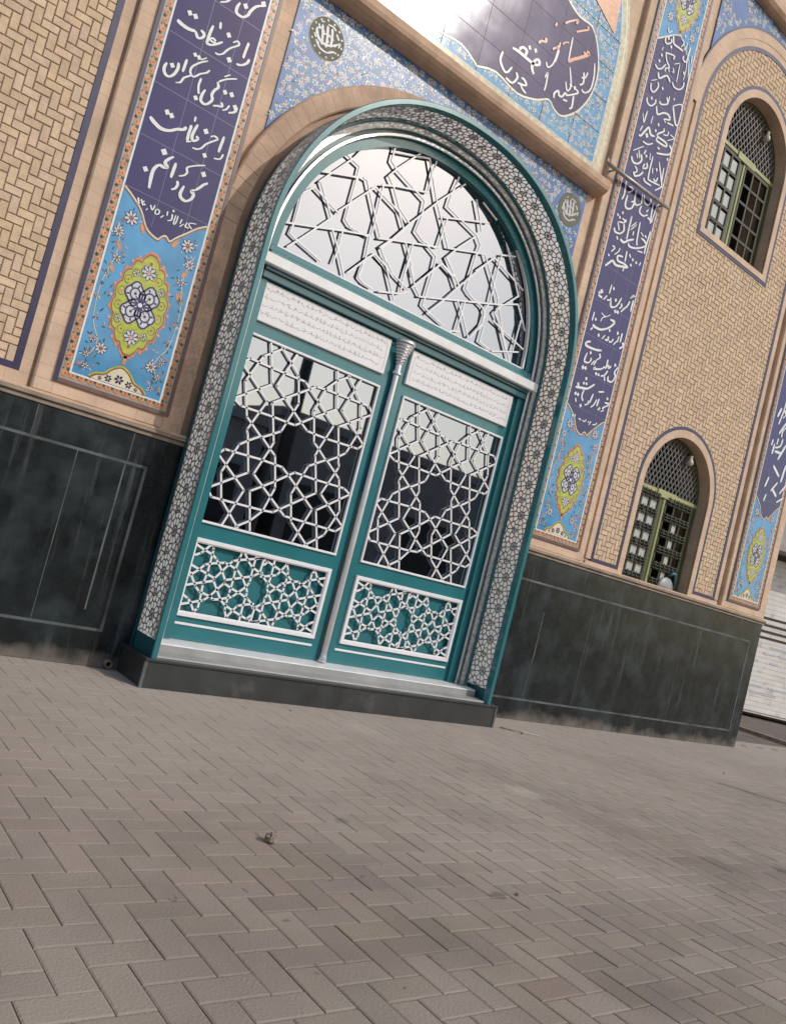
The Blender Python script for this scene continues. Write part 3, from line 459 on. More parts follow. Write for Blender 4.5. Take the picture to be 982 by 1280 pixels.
# ------------------------------------------------------------ inscription strips
def flower(q, x, z, r, y, petal, core, n=7, rot=0, dark=None):
    if dark is not None:
        for i in range(n): a = rot+2*math.pi*i/n; q.disc(x+.62*r*math.cos(a), z+.62*r*math.sin(a), r*.46, y+.0003-.00003*i, dark, 7, r*.25, a)
    for i in range(n):
        a = rot+2*math.pi*i/n; q.disc(x+.62*r*math.cos(a), z+.62*r*math.sin(a), r*.36, y-.00003*i, petal, 7, r*.17 if dark is not None else r*.25, a)
    if dark is not None:
        for i in range(n):
            a = rot+2*math.pi*(i+.5)/n; q.disc(x+.72*r*math.cos(a), z+.72*r*math.sin(a), r*.10, y-.0005, dark, 5)
    q.disc(x, z, r*.26, y-.0006, core, 8)
MS = ['petal', 'band', 'brownline', 'white', 'purple', 'sky', 'orange', 'darkgreen', 'cream', 'lime', 'brownred', 'pink', 'purpleline', 'cobalt', 'griddle']
I = {n: i for i, n in enumerate(MS)}
def medallion(q, cx, cz, hw, hh, y):
    def ol(k, n=128):
        P = []
        for i in range(n):
            a = 2*math.pi*i/n; c, s_ = math.cos(a), math.sin(a)
            r_ = 1/((abs(c)**1.75+abs(s_)**1.75)**(1/1.75))           # pointed oval
            f = .93+.10*abs(math.sin(a*8))
            if abs(abs(s_)-1) < .012: f = 1.06
            P.append((cx+hw*c*r_*f*k, cz+hh*s_*r_*f*k))
        return P
    for k in range(28):
        a = 2*math.pi*k/28; c, s_ = math.cos(a), math.sin(a); r_ = 1/((abs(c)**1.75+abs(s_)**1.75)**(1/1.75))
        q.disc(cx+hw*c*r_*1.13, cz+hh*s_*r_*1.09, .010, y+.0003, I['orange' if k % 2 else 'pink'], 6)
    q.flat(ol(1.09), y, I['orange']); q.flat(ol(1.045), y-.0006, I['brownred']); q.flat(ol(1.0), y-.0012, I['lime'])
    for k in range(16):
        a = 2*math.pi*(k+.5)/16; x, z = cx+hw*.80*math.cos(a), cz+hh*.80*math.sin(a)*(.94 if abs(math.sin(a)) < .8 else .9)
        P = [(x+.022*math.cos(a+1.2*t_), z+.026*math.sin(a+1.2*t_)) for t_ in (-2, -1, 0, 1, 2)]; q.line(smoothpts(P, 3), .0035, y-.0015, I['darkgreen'])
        if k % 4 == 1: flower(q, x*.98+cx*.02, z, .022, y-.0015, I['petal'], I['brownred'], 6, a, I['purple'])
        elif k % 2: q.disc(x, z, .010, y-.0016, I['orange'], 7)
        else: q.disc(x, z, .006, y-.0016, I['brownred'], 6)
    for s_ in (-1, 1):
        flower(q, cx, cz+s_*hh*.70, hw*.30, y-.0020, I['petal'], I['pink'], 8, 0, I['purple']); q.disc(cx, cz+s_*hh*.90, .010, y-.0018, I['brownred'], 6)
    # white quatrefoil filled with purple tracery
    for k in range(4):
        a = math.pi/4+k*math.pi/2; x, z = cx+hw*.40*math.cos(a), cz+hh*.27*math.sin(a)
        pet = [(x+hw*.36*math.cos(t_*2*math.pi/20)*(1+.12*math.cos(t_*2*math.pi/5)), z+hh*.23*math.sin(t_*2*math.pi/20)*(1+.12*math.cos(t_*2*math.pi/5))) for t_ in range(20)]
        q.flat(pet, y-.0024-.00015*k, I['petal']); q.line(pet, .010, y-.0031, I['purple'], True)
        for r2 in (.19,):
            P = [(x+hw*r2*math.cos(t_*.5236), z+hh*r2*.62*math.sin(t_*.5236)) for t_ in range(12)]; q.line(P, .009, y-.0031, I['purple'], True)
        for t_ in range(6):
            b_ = t_*math.pi/3+a; q.disc(x+hw*.27*math.cos(b_), z+hh*.165*math.sin(b_), .0105, y-.0031, I['purple'], 6, .006, b_)
        q.disc(x, z, .009, y-.0031, I['purple'], 6)
    for k in range(8):
        a = k*math.pi/4; q.line([(cx, cz), (cx+hw*.34*math.cos(a), cz+hh*.22*math.sin(a))], .010 if k % 2 == 0 else .005, y-.0034, I['purple'])
    q.disc(cx, cz, hw*.09, y-.0036, I['white'], 8)
def strip(cx, zt, text, ytop=None, seed=1, dx=0):
    rs = random.Random(seed); Y0 = YP-.012
    q = MB(); zb = 1.507; xl, xr = cx-.337, cx+.337
    q.box(xl, xr, Y0, YP+.002, zb, zt, I['band'])
    y = Y0-.0012
    ow = .022
    for (a, c, d0, d1) in ((xl, xl+ow, zb, zt), (xr-ow, xr, zb, zt), (xl+ow, xr-ow, zb, zb+ow)): q.box(a, c, y-.002, Y0+.002, d0, d1, I['brownline'] if a > cx or d1 < 2 else I['purpleline'])
    wi = .257                                    # white line half distance
    # rosettes in the border
    bz = zb+.045; xm = (wi+.337-ow)/2+.0
    k_ = 0; z = bz+.01
    while z < zt:
        for s_ in (-1, 1):
            x = cx+s_*.286; q.disc(x+s_*.004*(-1)**k_, z, .019, y-.001, I['orange'], 9); q.disc(x, z, .006, y-.0015, I['brownred'], 6)
            q.disc(x-s_*.010*(-1)**k_, z+.025, .0095, y-.0012, I['darkgreen'], 6); q.disc(x+s_*.016, z+.025, .005, y-.0012, I['darkgreen'], 5)
        z += .05; k_ += 1
    x = cx-.245
    while x < cx+.26:
        q.disc(x, bz+.008, .019, y-.001, I['orange'], 9); q.disc(x, bz+.008, .006, y-.0015, I['brownred'], 6); q.disc(x+.025, bz+.012, .009, y-.0012, I['darkgreen'], 6); x += .05
    q.build('tile_border', [M[n] for n in MS], T := mosque)
    # field
    f = MB(); zf = zb+.073; y1 = Y0-.0035
    f.box(cx-wi-.011, cx+wi+.011, y1, Y0+.001, zf-.011, zt, I['white']); y2 = y1-.001
    f.box(cx-wi, cx+wi, y2, y1+.0005, zf, zt, I['sky']); y3 = y2-.001
    cusp = [(-.255, 2.65), (-.20, 2.615), (-.137, 2.563), (-.085, 2.485), (-.035, 2.457), (0, 2.452), (.018, 2.475), (.036, 2.487), (.058, 2.47), (.075, 2.475), (.10, 2.505), (.155, 2.56), (.205, 2.61), (.255, 2.645)]
    C_ = [(cx+a, z) for a, z in smoothpts(cusp, 3)]
    if ytop: top = [(cx+.257, ytop-.28), (cx+.2, ytop-.1), (cx+.1, ytop-.02), (cx+.02, ytop+.03), (cx-.06, ytop-.01), (cx-.15, ytop-.08), (cx-.257, ytop-.16)]
    else: top = [(cx+.257, zt), (cx-.257, zt)]
    f.flat(C_+top, y3, I['purple']); f.line(C_, .016, y3-.0008, I['cream']); f.line([(a, z-.006) for a, z in C_], .007, y3-.0012, I['brownred'])
    if ytop: f.line(top, .012, y3-.0008, I['cream'])
    for zz in (2.66, 2.963, 3.268, 3.573, 3.878, 4.183, 4.488, 4.79, 5.1, 5.4, 5.7):
        if zz < (ytop or zt)-.3: f.box(cx-wi, cx+wi, y3-.0004, y3+.001, zz-.0018, zz+.0018, I['griddle'])
    for a in (-.056, .130): f.box(cx+a-.0015, cx+a+.0015, y3-.0003, y3+.001, 2.5, (ytop or zt)-.06, I['griddle'])
    ZA = [(2.06, 0)]
    if ytop: ZA.append((ytop+.36, 1))
    # scattered blossoms and leaves on the light blue
    def blossoms(z0, z1, mz):
        for s_ in (-1, 1):
            for (a, z, r_) in ((.17, 2.50, .048), (.215, 2.40, .036), (.19, 2.27, .030), (.225, 2.16, .016), (.235, 2.03, .014), (.215, 1.92, .016), (.15, 1.745, .040), (.205, 1.80, .024), (.215, 1.70, .022), (.19, 1.64, .024), (.235, 1.63, .015)):
                zz = z if z0 < 2.6 else z0+(2.6-z)
                flower(f, cx+s_*a+rs.uniform(-.008, .008), zz+rs.uniform(-.01, .01), r_*.86, y3-.0012, I['petal'], I['brownred'], 8 if r_ > .03 else 6, rs.random(), I['purple'])
                for t_ in range(4): b_ = rs.uniform(0, 6.28); f.disc(cx+s_*a+r_*1.1*math.cos(b_), zz+r_*1.1*math.sin(b_), .011, y3-.0009, I[rs.choice(['darkgreen', 'petal', 'brownred'])], 6, .0035, b_)
            for t_ in range(34):
                a = rs.uniform(.13, .245); zz = rs.uniform(1.62, 2.45) if z0 < 2.6 else rs.uniform(z0, z1)
                f.disc(cx+s_*a, zz, .012, y3-.0010, I[rs.choice(['darkgreen', 'orange', 'darkgreen', 'pink'])], 6, .004, rs.uniform(0, 3))
            P = smoothpts([(cx+s_*.23, 2.45), (cx+s_*.20, 2.3), (cx+s_*.235, 2.1), (cx+s_*.225, 1.9), (cx+s_*.17, 1.78), (cx+s_*.21, 1.68)], 4)
            if z0 < 2.6: f.line(P, .004, y3-.0008, I['cream'])
            for zz, a in ((2.47, .10), (2.33, .20), (2.2, .205)):
                if z0 < 2.6: f.disc(cx+s_*a, zz, .03, y3-.0009, I['orange'], 8, .012, 1.1*s_)
    blossoms(1.6, 2.5, 2.06)
    if ytop: blossoms(ytop, ytop+.6, 0)
    # cusped foot ornament
    P = smoothpts([(-.16, zf+.002), (-.13, zf+.03), (-.085, zf+.045), (-.05, zf+.085), (0, zf+.11), (.05, zf+.085), (.085, zf+.045), (.13, zf+.03), (.16, zf+.002)], 4)
    f.flat([(cx+a, z) for a, z in P], y3-.0008, I['cream']); f.line([(cx+a, z) for a, z in P], .013, y3-.0014, I['brownred']); f.line([(cx+a*1.05, z+.006) for a, z in P], .008, y3-.0018, I['lime'])
    for a, z, r_ in ((0, .04, .028), (-.06, .028, .022), (.06, .028, .022), (-.105, .016, .012), (.105, .016, .012)): flower(f, cx+a, zf+z, r_, y3-.002, I['purple'], I['pink'], 6)
    f.build('tile_field', [M[n] for n in MS], mosque)
    for zz, k in ZA:
        md = MB(); medallion(md, cx, zz, .150, .272, y3-.0016); md.line([(cx, zz-.30), (cx, zz-.35)], .02, y3-.0016, I['orange']); md.build('medallion', [M[n] for n in MS], mosque)
    for tr_, ddx in text:
        tx = MB(); write(tx, tr_, y3-.0030, 0, ddx, 1.5 if cx < 3 else 2.0); tx.build('inscription', 'white', mosque)
strip(1.567, 6.4, [(TR['A'], 0)], seed=3)
strip(5.42, 7.3, [(TR['B'], 0), (TR['B2'], 0)], ytop=6.05, seed=5)
strip(8.557, 7.3, [(TR['C'], 0)], seed=9)

# ------------------------------------------------------------ door bay: spandrel tiles, arch band, cornice, upper panel
XA, XB = 2.03, 4.86
MS2 = ['cobalt', 'lilac', 'orange', 'sky', 'cream', 'olivegrey', 'purple', 'lime', 'pink', 'brownred', 'yellowband', 'darkgreen', 'turq']
J = {n: i for i, n in enumerate(MS2)}; J['white'] = J['lilac']
def out_arch(x, z, w_, zs=2.65):
    if z < zs: return abs(x-XC) > w_
    return (abs(x-XC)/w_)**NEXP+((z-zs)/w_)**NEXP > 1
sp = MB(); y = YW-.010
sp.box(XA, XB, y, YW+.002, 1.44, 4.40, J['cobalt'])
def garden(mb, x0, x1, z0, z1, test, y, step, rs, cols):
    n = 0
    nx, nz = int((x1-x0)/step), int((z1-z0)/step)
    for i in range(nx+1):
        for j in range(nz+1):
            x = x0+(i+.5*(j % 2))*step+rs.uniform(-.25, .25)*step; z = z0+j*step+rs.uniform(-.25, .25)*step
            if not test(x, z): continue
            k_ = rs.random(); r_ = step*rs.uniform(.34, .46)
            if k_ < .62:
                flower(mb, x, z, r_, y-.0008, cols['white'], cols['orange'] if rs.random() < .5 else cols['sky'], 6, rs.random()); 
            elif k_ < .82:
                mb.disc(x, z, r_*.7, y-.0007, cols['orange' if rs.random() < .6 else 'pink'], 8, r_*.35, rs.uniform(0, 3)); mb.disc(x+.5*r_, z+.4*r_, r_*.3, y-.0009, cols['white'], 6)
            else:
                mb.disc(x, z, r_*.6, y-.0007, cols['sky'], 8); mb.disc(x, z, r_*.3, y-.0010, cols['cream'], 6)
            for q_ in range(7):
                a = rs.uniform(0, 6.28); mb.disc(x+step*(.35+.03*q_)*math.cos(a), z+step*(.35+.03*q_)*math.sin(a), step*.17, y-.0005, cols[rs.choice(['white', 'turq', 'darkgreen', 'cream', 'lime', 'orange', 'yellowband', 'turq', 'cream'])], 5, step*.06, a)
rs = random.Random(11)
MEDS = ((2.268, 4.125, .135), (4.705, 4.135, .135))
garden(sp, XA+.02, XB-.02, 2.7, 4.36, lambda x, z: out_arch(x, z, 1.53) and XA+.015 < x < XB-.015 and z < 4.38 and all(math.hypot(x-a, z-c) > r_+.01 for a, c, r_ in MEDS), y, .056, rs, J)
sp.build('spandrel_tiles', [M[n] for n in MS2], mosque)
# tiles over the arched brick panel, with their own roundel and cornice
def outR(x, z): return z > 5.75 and math.hypot(x-CX, z-5.75) > 1.235
q = MB(); yr = YW-.014
AR = [(CX+1.206*math.cos(math.pi*i/48), 5.75+1.206*math.sin(math.pi*i/48)) for i in range(49)]
AR = [(min(max(x, 5.935), 8.10), z) for x, z in AR]
for i in range(48):
    (xa, za), (xb, zb_) = AR[i], AR[i+1]
    if xa-xb > 1e-5: q.flat([(xb, zb_), (xa, za), (xa, 7.12), (xb, 7.12)], yr, J['cobalt'])
MR = (6.19, 6.88, .135)
garden(q, 5.95, 8.09, 5.8, 7.1, lambda x, z: outR(x, z) and 5.95 < x < 8.08 and math.hypot(x-MR[0], z-MR[1]) > MR[2], yr, .056, rs, J)
q.build('spandrel_tiles', [M[n] for n in MS2], mosque)
MEDS = MEDS+(MR,)
q = MB(); prof = [(YW, 7.06), (4.79, 7.065), (4.76, 7.08), (4.735, 7.11), (4.735, 7.17), (YW, 7.19)]
for i in range(len(prof)-1):
    (ya, za), (yb_, zb_) = prof[i], prof[i+1]; q.face([(5.84, ya, za), (8.14, ya, za), (8.14, yb_, zb_), (5.84, yb_, zb_)])
for xx in (5.84, 8.14): q.face([(xx, a, z) for a, z in prof])
q.build('brick_cornice', 'archbrick', mosque)
SCRIPT = [[18, -60, 70, -35, -20, -30, -60], [18, -20, 85, 0, 0, 5, -60], [18, 20, 85, 35, 20, 40, -40], [22, -95, 20, -70, -25, -20, -45, 40, -30, 90, 10], [14, -80, -50, -40, -85, 20, -90, 70, -60], [14, 60, 70, 90, 40], [12, -90, 60, -70, 30], [14, -45, 10, 0, 30, 50, 15], [14, 10, -15], [14, 70, -10], [14, -60, -65], [14, -100, 20, -60, 45, -30, 20], [13, 30, -85, 60, -60, 95, -55], [12, -20, 95, 20, 100, 50, 88], [12, -105, -15, -85, -40], [12, 85, 5, 105, 25, 100, -10], [12, -75, 85, -50, 95]]
for (a, c, r_) in MEDS:
    q = MB(); q.disc(a, c, r_, y-.002, J['darkgreen'], 28); q.disc(a, c, r_*.97, y-.0026, J['olivegrey'], 28)
    for k in range(14):
        t_ = 2*math.pi*k/14; q.disc(a+r_*.84*math.cos(t_), c+r_*.84*math.sin(t_), .008, y-.0031, J['darkgreen'], 6)
    write(q, [[s[0]]+[int(v*(.92 if i % 2 == 0 else .92)) for i, v in enumerate(s[1:])] for s in SCRIPT], y-.0036, J['white'])
    for v in range(len(q.v)): pass
    # script was written about the origin: shift it onto the roundel
    nb = 28+28+14*6
    q.v[nb:] = [(p_[0]+a, p_[1], p_[2]+c) for p_ in q.v[nb:]]
    q.build('calligraphy_roundel', [M[n] for n in MS2], mosque)
# brick arch round the metal doorway
def path(w_, n=56, zb=1.43, xc=XC, zs=2.65, legs=6):
    P = [(xc+w_, zb+(zs-zb)*i/legs) for i in range(legs)]+arch(xc, zs, w_, n)+[(xc-w_, zs-(zs-zb)*(i+1)/legs) for i in range(legs)]
    return P
q = MB()
def sweep(q, prof, mi=0, zb=1.43, n=56, closed=False, legs=6):
    rows = [[(x, yy, z) for (x, z) in path(w_, n, zb, legs=legs)] for (w_, yy) in prof]
    cnt = len(rows); rng = range(cnt if closed else cnt-1)
    for k_ in rng:
        A_, B_ = rows[k_], rows[(k_+1) % cnt]; m_ = mi[k_] if isinstance(mi, (list, tuple)) else mi
        for i in range(len(A_)-1): q.face([A_[i], A_[i+1], B_[i+1], B_[i]], m_)
sweep(q, [(1.535, YW), (1.535, 4.80), (1.525, 4.79), (1.41, 4.79), (1.40, 4.80), (1.40, 4.836), (1.28, 4.836)], 0)
# radial joints of the voussoirs
P1, P2 = path(1.522, 56), path(1.413, 56)
for i in range(7, len(P1)-7): q.line([P1[i], P2[i]], .004, 4.7895, 1)
q.build('brick_arch', ['archbrick', 'brownline'], mosque)
# cornice
q = MB(); x0, x1 = 1.92, 4.955
prof = [(YW, 4.355), (4.775, 4.362), (4.74, 4.375), (4.715, 4.395), (4.705, 4.42), (4.705, 4.462), (4.715, 4.475), (4.76, 4.487), (YW, 4.49)]
for i in range(len(prof)-1):
    (ya, za), (yb_, zb_) = prof[i], prof[i+1]; q.face([(x0, ya, za), (x1, ya, za), (x1, yb_, zb_), (x0, yb_, zb_)])
for xx in (x0, x1): q.face([(xx, a, z) for a, z in prof])
q.build('brick_cornice', 'archbrick', mosque)
# arched tile panel above the cornice
PXC, PZ, PW = 3.45, 5.40, 1.48
def parch(w_, zb, n=40): return [(PXC+w_, zb)]+[(PXC+w_*math.cos(math.pi*i/n), PZ+w_*math.sin(math.pi*i/n)) for i in range(n+1)]+[(PXC-w_, zb)]
q = MB(); y = YW-.008
q.flat(parch(PW, 4.50), y, J['yellowband']); q.flat(parch(PW-.035, 4.53), y-.0006, J['cream']); q.flat(parch(PW-.045, 4.54), y-.0012, J['yellowband']); q.flat(parch(PW-.105, 4.60), y-.002, J['white']); q.flat(parch(PW-.112, 4.607), y-.0026, J['sky'])
yy = y-.0032
car = smoothpts([(0, 4.64), (.18, 4.70), (.42, 4.67), (.62, 4.73), (.74, 4.80), (.82, 4.765), (.90, 4.755), (.98, 4.80), (1.08, 4.90), (1.16, 5.05), (1.19, 5.2), (1.17, 5.34), (1.10, 5.48), (1.0, 5.57), (.85, 5.56), (.7, 5.60), (.5, 5.72), (.25, 5.76), (0, 5.85)], 3)
C_ = [(PXC+a, z) for a, z in car]+[(PXC-a, z) for a, z in reversed(car[1:-1])]
def inC(x, z):
    c_ = False; n = len(C_)
    for i in range(n):
        a, b_ = C_[i], C_[i-1]
        if (a[1] > z) != (b_[1] > z) and x < (b_[0]-a[0])*(z-a[1])/(b_[1]-a[1])+a[0]: c_ = not c_
    return c_
def inP(x, z): return z > 4.63 and (abs(x-PXC) < PW-.135 if z < PZ else math.hypot(x-PXC, z-PZ) < PW-.135)
garden(q, PXC-PW, PXC+PW, 4.6, 6.8, lambda x, z: inP(x, z) and not inC(x, z), yy+.0006, .055, rs, J)
for s_ in (-1, 1): q.flat([(PXC+s_*a, z) for a, z in ((.93, 5.80), (1.26, 5.66), (1.24, 5.98), (1.08, 6.22), (.86, 6.1))], yy-.004, J['orange'])
q.flat(C_, yy-.001, J['purple']); q.line(C_, .014, yy-.0018, J['cream'], True)
for z in (4.86, 5.12, 5.38, 5.64): q.box(PXC-1.36, PXC+1.36, yy-.0022, yy, z-.0016, z+.0016, J['olivegrey'])
for a in (-1.05, -.7, -.35, 0, .35, .7, 1.05): q.box(PXC+a-.0015, PXC+a+.0015, yy-.0021, yy, 4.61, 6.4, J['olivegrey'])
up_panel = q.build('upper_tile_panel', [M[n] for n in MS2], mosque)
q = MB(); write(q, TR['U'], yy-.004, 0, 0, 1.7); write(q, TR['UO'], yy-.006, 1, 0, 1.4); q.build('inscription', ['white', 'orange'], mosque)

# ------------------------------------------------------------ windows
def seg_clip(p, q_, ins, n=40):
    """keep the part of a segment inside a region (one run)"""
    T_ = [i/n for i in range(n+1)]; ok = [ins(p[0]+(q_[0]-p[0])*t, p[1]+(q_[1]-p[1])*t) for t in T_]
    if not any(ok): return None
    a = ok.index(True); b_ = n-ok[::-1].index(True)
    P = lambda t: (p[0]+(q_[0]-p[0])*t, p[1]+(q_[1]-p[1])*t)
    return P(T_[a]), P(T_[b_])
def window(win, kind):
    x0, x1, sl_, spz = win; c = (x0+x1)/2; r_ = (x1-x0)/2; yb = 4.955
    O = [(x1, sl_)]+[(c+r_*math.cos(math.pi*i/32), spz+r_*math.sin(math.pi*i/32)) for i in range(33)]+[(x0, sl_)]
    q = MB()
    for i in range(len(O)-1): q.face([(O[i][0], YW, O[i][1]), (O[i+1][0], YW, O[i+1][1]), (O[i+1][0], 5.2, O[i+1][1]), (O[i][0], 5.2, O[i][1])])
    q.face([(x0, YW, sl_), (x1, YW, sl_), (x1, 5.2, sl_), (x0, 5.2, sl_)]); q.face([(v[0], 5.19, v[1]) for v in O], 1)
    wroot = q.build('window', ['buff', 'darkglass'], mosque)
    fr_ = MB(); fw_ = .035
    fr_.box(x0+.001, x1-.001, yb-.01, yb+.03, spz-.028, spz+.012, 0, .004); fr_.box(c-.022, c+.022, yb-.008, yb+.03, sl_+.002, spz-.029, 0, .004)
    fr_.box(c-.16, c+.16, yb-.022, yb-.011, spz-.055, spz+.018, 0, .004)
    for xx in (x0+.001, x1-fw_): fr_.box(xx, xx+fw_-.001, yb-.002, yb+.03, sl_+.002, spz-.029, 1)
    for (a, b_) in ((x0+fw_, c-.0225), (c+.0225, x1-fw_)): 
        fr_.box(a, b_, yb, yb+.03, sl_+.002, sl_+.04, 1); fr_.box(a, b_, yb, yb+.03, spz-.065, spz-.029, 1)
    fr_.box(c-.10, c-.0225, yb+.002, yb+.03, sl_+.041, spz-.066, 1); fr_.box(x1-fw_-.06, x1-fw_-.001, yb+.002, yb+.03, sl_+.041, spz-.066, 1)
    q2 = [(v[0], v[1]) for v in O if v[1] >= spz-1e-6]; inn = [(c+(v[0]-c)*.93, spz+(v[1]-spz)*.93) for v in q2]
    for i in range(len(q2)-1): fr_.face([(q2[i][0], yb, q2[i][1]), (q2[i+1][0], yb, q2[i+1][1]), (inn[i+1][0], yb, inn[i+1][1]), (inn[i][0], yb, inn[i][1])], 1)
    fr_.build('frame', ['olive', 'olivedark'], wroot)
    # diamond mesh in the arched head
    gq = MB(); st = .062; ins = lambda x, z: z > spz+.01 and math.hypot(x-c, z-spz) < r_*.95
    for k_ in range(-24, 25):
        for s_ in (1, -1):
            sgm = seg_clip((c+k_*st-s_*1.0, spz-1.6), (c+k_*st+s_*1.0, spz+1.6), ins, 160)
            if sgm: gq.bar(sgm[0], sgm[1], .011, yb-.006 if s_ > 0 else yb+.002, yb+.006 if s_ > 0 else yb+.012)
    gq.build('mesh_grille', 'grille2', wroot)
    # square iron grille over both leaves
    gi = MB(); H = spz-.066-(sl_+.041)
    for (a, b_, n) in ((x0+fw_, c-.101, 3), (c+.0225, x1-fw_-.061, 3)):
        for i in range(n+1): xx = a+(b_-a)*i/n; gi.box(xx-.012, xx+.012, yb-.014, yb-.003, sl_+.041, spz-.066)
        for j in range(6):
            zz = sl_+.041+H*j/5
            if kind == 'lower':
                for d_ in (-.028, 0, .028): gi.tube([(a, yb-.02, zz+d_), (b_, yb-.02, zz+d_)], .008, 0, 6)
                for i in range(n*2): xx = a+(b_-a)*(i+.5)/(n*2); gi.tube([(xx, yb-.024, zz-.045), (xx, yb-.026, zz), (xx, yb-.024, zz+.045)], [.004, .014, .004], 0, 6)
            else: gi.box(a, b_, yb-.016, yb-.004, zz-.012, zz+.012)
    gi.build('iron_grille', 'grille', wroot)
    rows = 5
    for j in range(rows):
        za, zb_ = sl_+.041+H*j/rows+.03, sl_+.041+H*(j+1)/rows-.03
        a, b_, n = x0+fw_, c-.101, 3
        for i in (1, 2): pn = MB(); pn.box(a+(b_-a)*i/n+.012, a+(b_-a)*(i+1)/n-.004, yb-.001, yb+.004, za, zb_); pn.build('light_pane', 'paleglass', wroot)
        if kind == 'lower' and j < 4: a, b_ = c+.0225, x1-fw_-.061; pn = MB(); pn.box(a+(b_-a)/3+.045, a+(b_-a)*2/3-.035, yb-.001, yb+.004, za, zb_); pn.build('light_pane', 'paleglass', wroot)
window(WIN[0], 'lower'); window(WIN[1], 'upper')
for (z, lab) in ((2.72, 'small white lamp in the arched head of the lower window'), (6.12, 'small white lamp in the arched head of the upper window')):
    q = MB(); x, yy = 7.20, 4.905
    q.tube([(x, 4.95, z+.055), (x, 4.925, z+.065), (x, 4.908, z+.05)], .011); q.lathe(x, yy, [(.001, z-.055), (.022, z-.05), (.034, z-.028), (.03, z-.005), (.017, z+.014), (.017, z+.046), (.001, z+.048)], 1, 12)
    tag(q.build('wall_lamp', ['darkmetal', 'lampwhite'], None, (x, yy, z), True), lab, 'lamp')
q = MB()
prof = [(.0, 1.435), (.10, 1.436), (.11, 1.45), (.10, 1.48), (.08, 1.51), (.055, 1.535), (.03, 1.545), (.0, 1.55)]
q.lathe(7.28, 4.912, [(a, z) for a, z in prof], 0, 14, ex=1.15)
for i, v in enumerate(q.v):
    f_ = 1+.14*math.sin(v[2]*60+i*1.7); q.v[i] = (7.28+(v[0]-7.28)*f_, min(4.937, 4.912+(v[1]-4.912)*.24*f_), v[2])
q.tube([(7.30, 4.905, 1.57), (7.34, 4.90, 1.60), (7.38, 4.90, 1.60), (7.41, 4.905, 1.55), (7.42, 4.91, 1.48)], [.008, .018, .02, .016, .008], 1, 8)
tag(q.build('plastic_bag', ['bag', 'bagblue'], None, (7.28, 4.91, 1.435), True), 'white and blue plastic bag on the sill of the lower window', 'bag')

# ------------------------------------------------------------ metal doorway
door = thing('arched_doorway', 'teal and silver arched metal doorway with mirrored glass and white star lattices', 'doorway', (XC, 4.6, .165))
ZB = .166
q = MB()
# teal front edge and its return
sweep(q, [(1.368, 4.457), (1.368, 4.451), (1.364, 4.447), (1.336, 4.447), (1.332, 4.452), (1.332, 4.505), (1.352, 4.505)], 0, ZB)
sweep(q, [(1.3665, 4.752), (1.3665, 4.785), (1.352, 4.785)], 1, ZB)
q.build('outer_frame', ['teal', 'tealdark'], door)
# inner rings between the lining and the leaves
q = MB()
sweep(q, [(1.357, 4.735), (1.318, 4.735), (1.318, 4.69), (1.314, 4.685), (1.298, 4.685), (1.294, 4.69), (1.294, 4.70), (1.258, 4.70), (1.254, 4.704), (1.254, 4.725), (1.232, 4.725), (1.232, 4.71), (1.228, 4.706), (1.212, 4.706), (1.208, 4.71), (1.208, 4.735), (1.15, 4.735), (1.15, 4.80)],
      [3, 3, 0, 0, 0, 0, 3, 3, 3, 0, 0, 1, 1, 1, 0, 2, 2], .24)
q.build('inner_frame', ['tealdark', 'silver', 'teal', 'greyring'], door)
# perforated sheets: cells of a rosette pattern, each a hole in the sheet
def voronoi_unit(W, H):
    S = []
    def rose(cx, cy):
        S.append((cx, cy))
        for k_ in range(10): a = 2*math.pi*k_/10+.157; S.append((cx+.060*math.cos(a), cy+.060*math.sin(a)))
        for k_ in range(12): a = 2*math.pi*k_/12; S.append((cx+.092*math.cos(a), cy+.092*math.sin(a)))
        for k_ in range(12): a = 2*math.pi*(k_+.5)/12; S.append((cx+.125*math.cos(a), cy+.125*math.sin(a)))
    for j in (-1, 0, 1, 2):
        rose(0, j*H); rose(W, j*H); rose(W/2, (j+.5)*H)
    P = []
    for s_ in S:
        if not (-.02 < s_[0] < W+.02 and -.2 < s_[1] < H+.2): continue
        if all(math.hypot(s_[0]-t_[0], s_[1]-t_[1]) > .022 for t_ in P): P.append(s_)
    cells = []
    for s_ in P:
        if not (0 <= s_[1] < H and 0 <= s_[0] <= W): continue
        poly = [(s_[0]-.1, s_[1]-.1), (s_[0]+.1, s_[1]-.1), (s_[0]+.1, s_[1]+.1), (s_[0]-.1, s_[1]+.1)]
        for t_ in P:
            if t_ is s_: continue
            dx, dy = t_[0]-s_[0], t_[1]-s_[1]
            if dx*dx+dy*dy > .04: continue
            mxx, myy = (s_[0]+t_[0])/2, (s_[1]+t_[1])/2; o = []
            f_ = lambda v: (v[0]-mxx)*dx+(v[1]-myy)*dy
            for i in range(len(poly)):
                a, b_ = poly[i-1], poly[i]; fa, fb = f_(a), f_(b_)
                if fb <= 0:
                    if fa > 0: tt = fa/(fa-fb); o.append((a[0]+(b_[0]-a[0])*tt, a[1]+(b_[1]-a[1])*tt))
                    o.append(b_)
                elif fa <= 0: tt = fa/(fa-fb); o.append((a[0]+(b_[0]-a[0])*tt, a[1]+(b_[1]-a[1])*tt))
            poly = o
            if len(poly) < 3: break
        if len(poly) >= 3: poly = clip_poly(poly, 0, W, -1, 2)
        if len(poly) < 3: continue
        cx, cy = sum(v[0] for v in poly)/len(poly), sum(v[1] for v in poly)/len(poly)
        if len(poly) >= 8: cells += [[(cx, cy), poly[i-1], poly[i]] for i in range(len(poly))]      # the fan at the heart of a rosette
        else: cells.append(poly)
    return cells
WS, HS = .165, .24
CELLS = voronoi_unit(WS, HS)
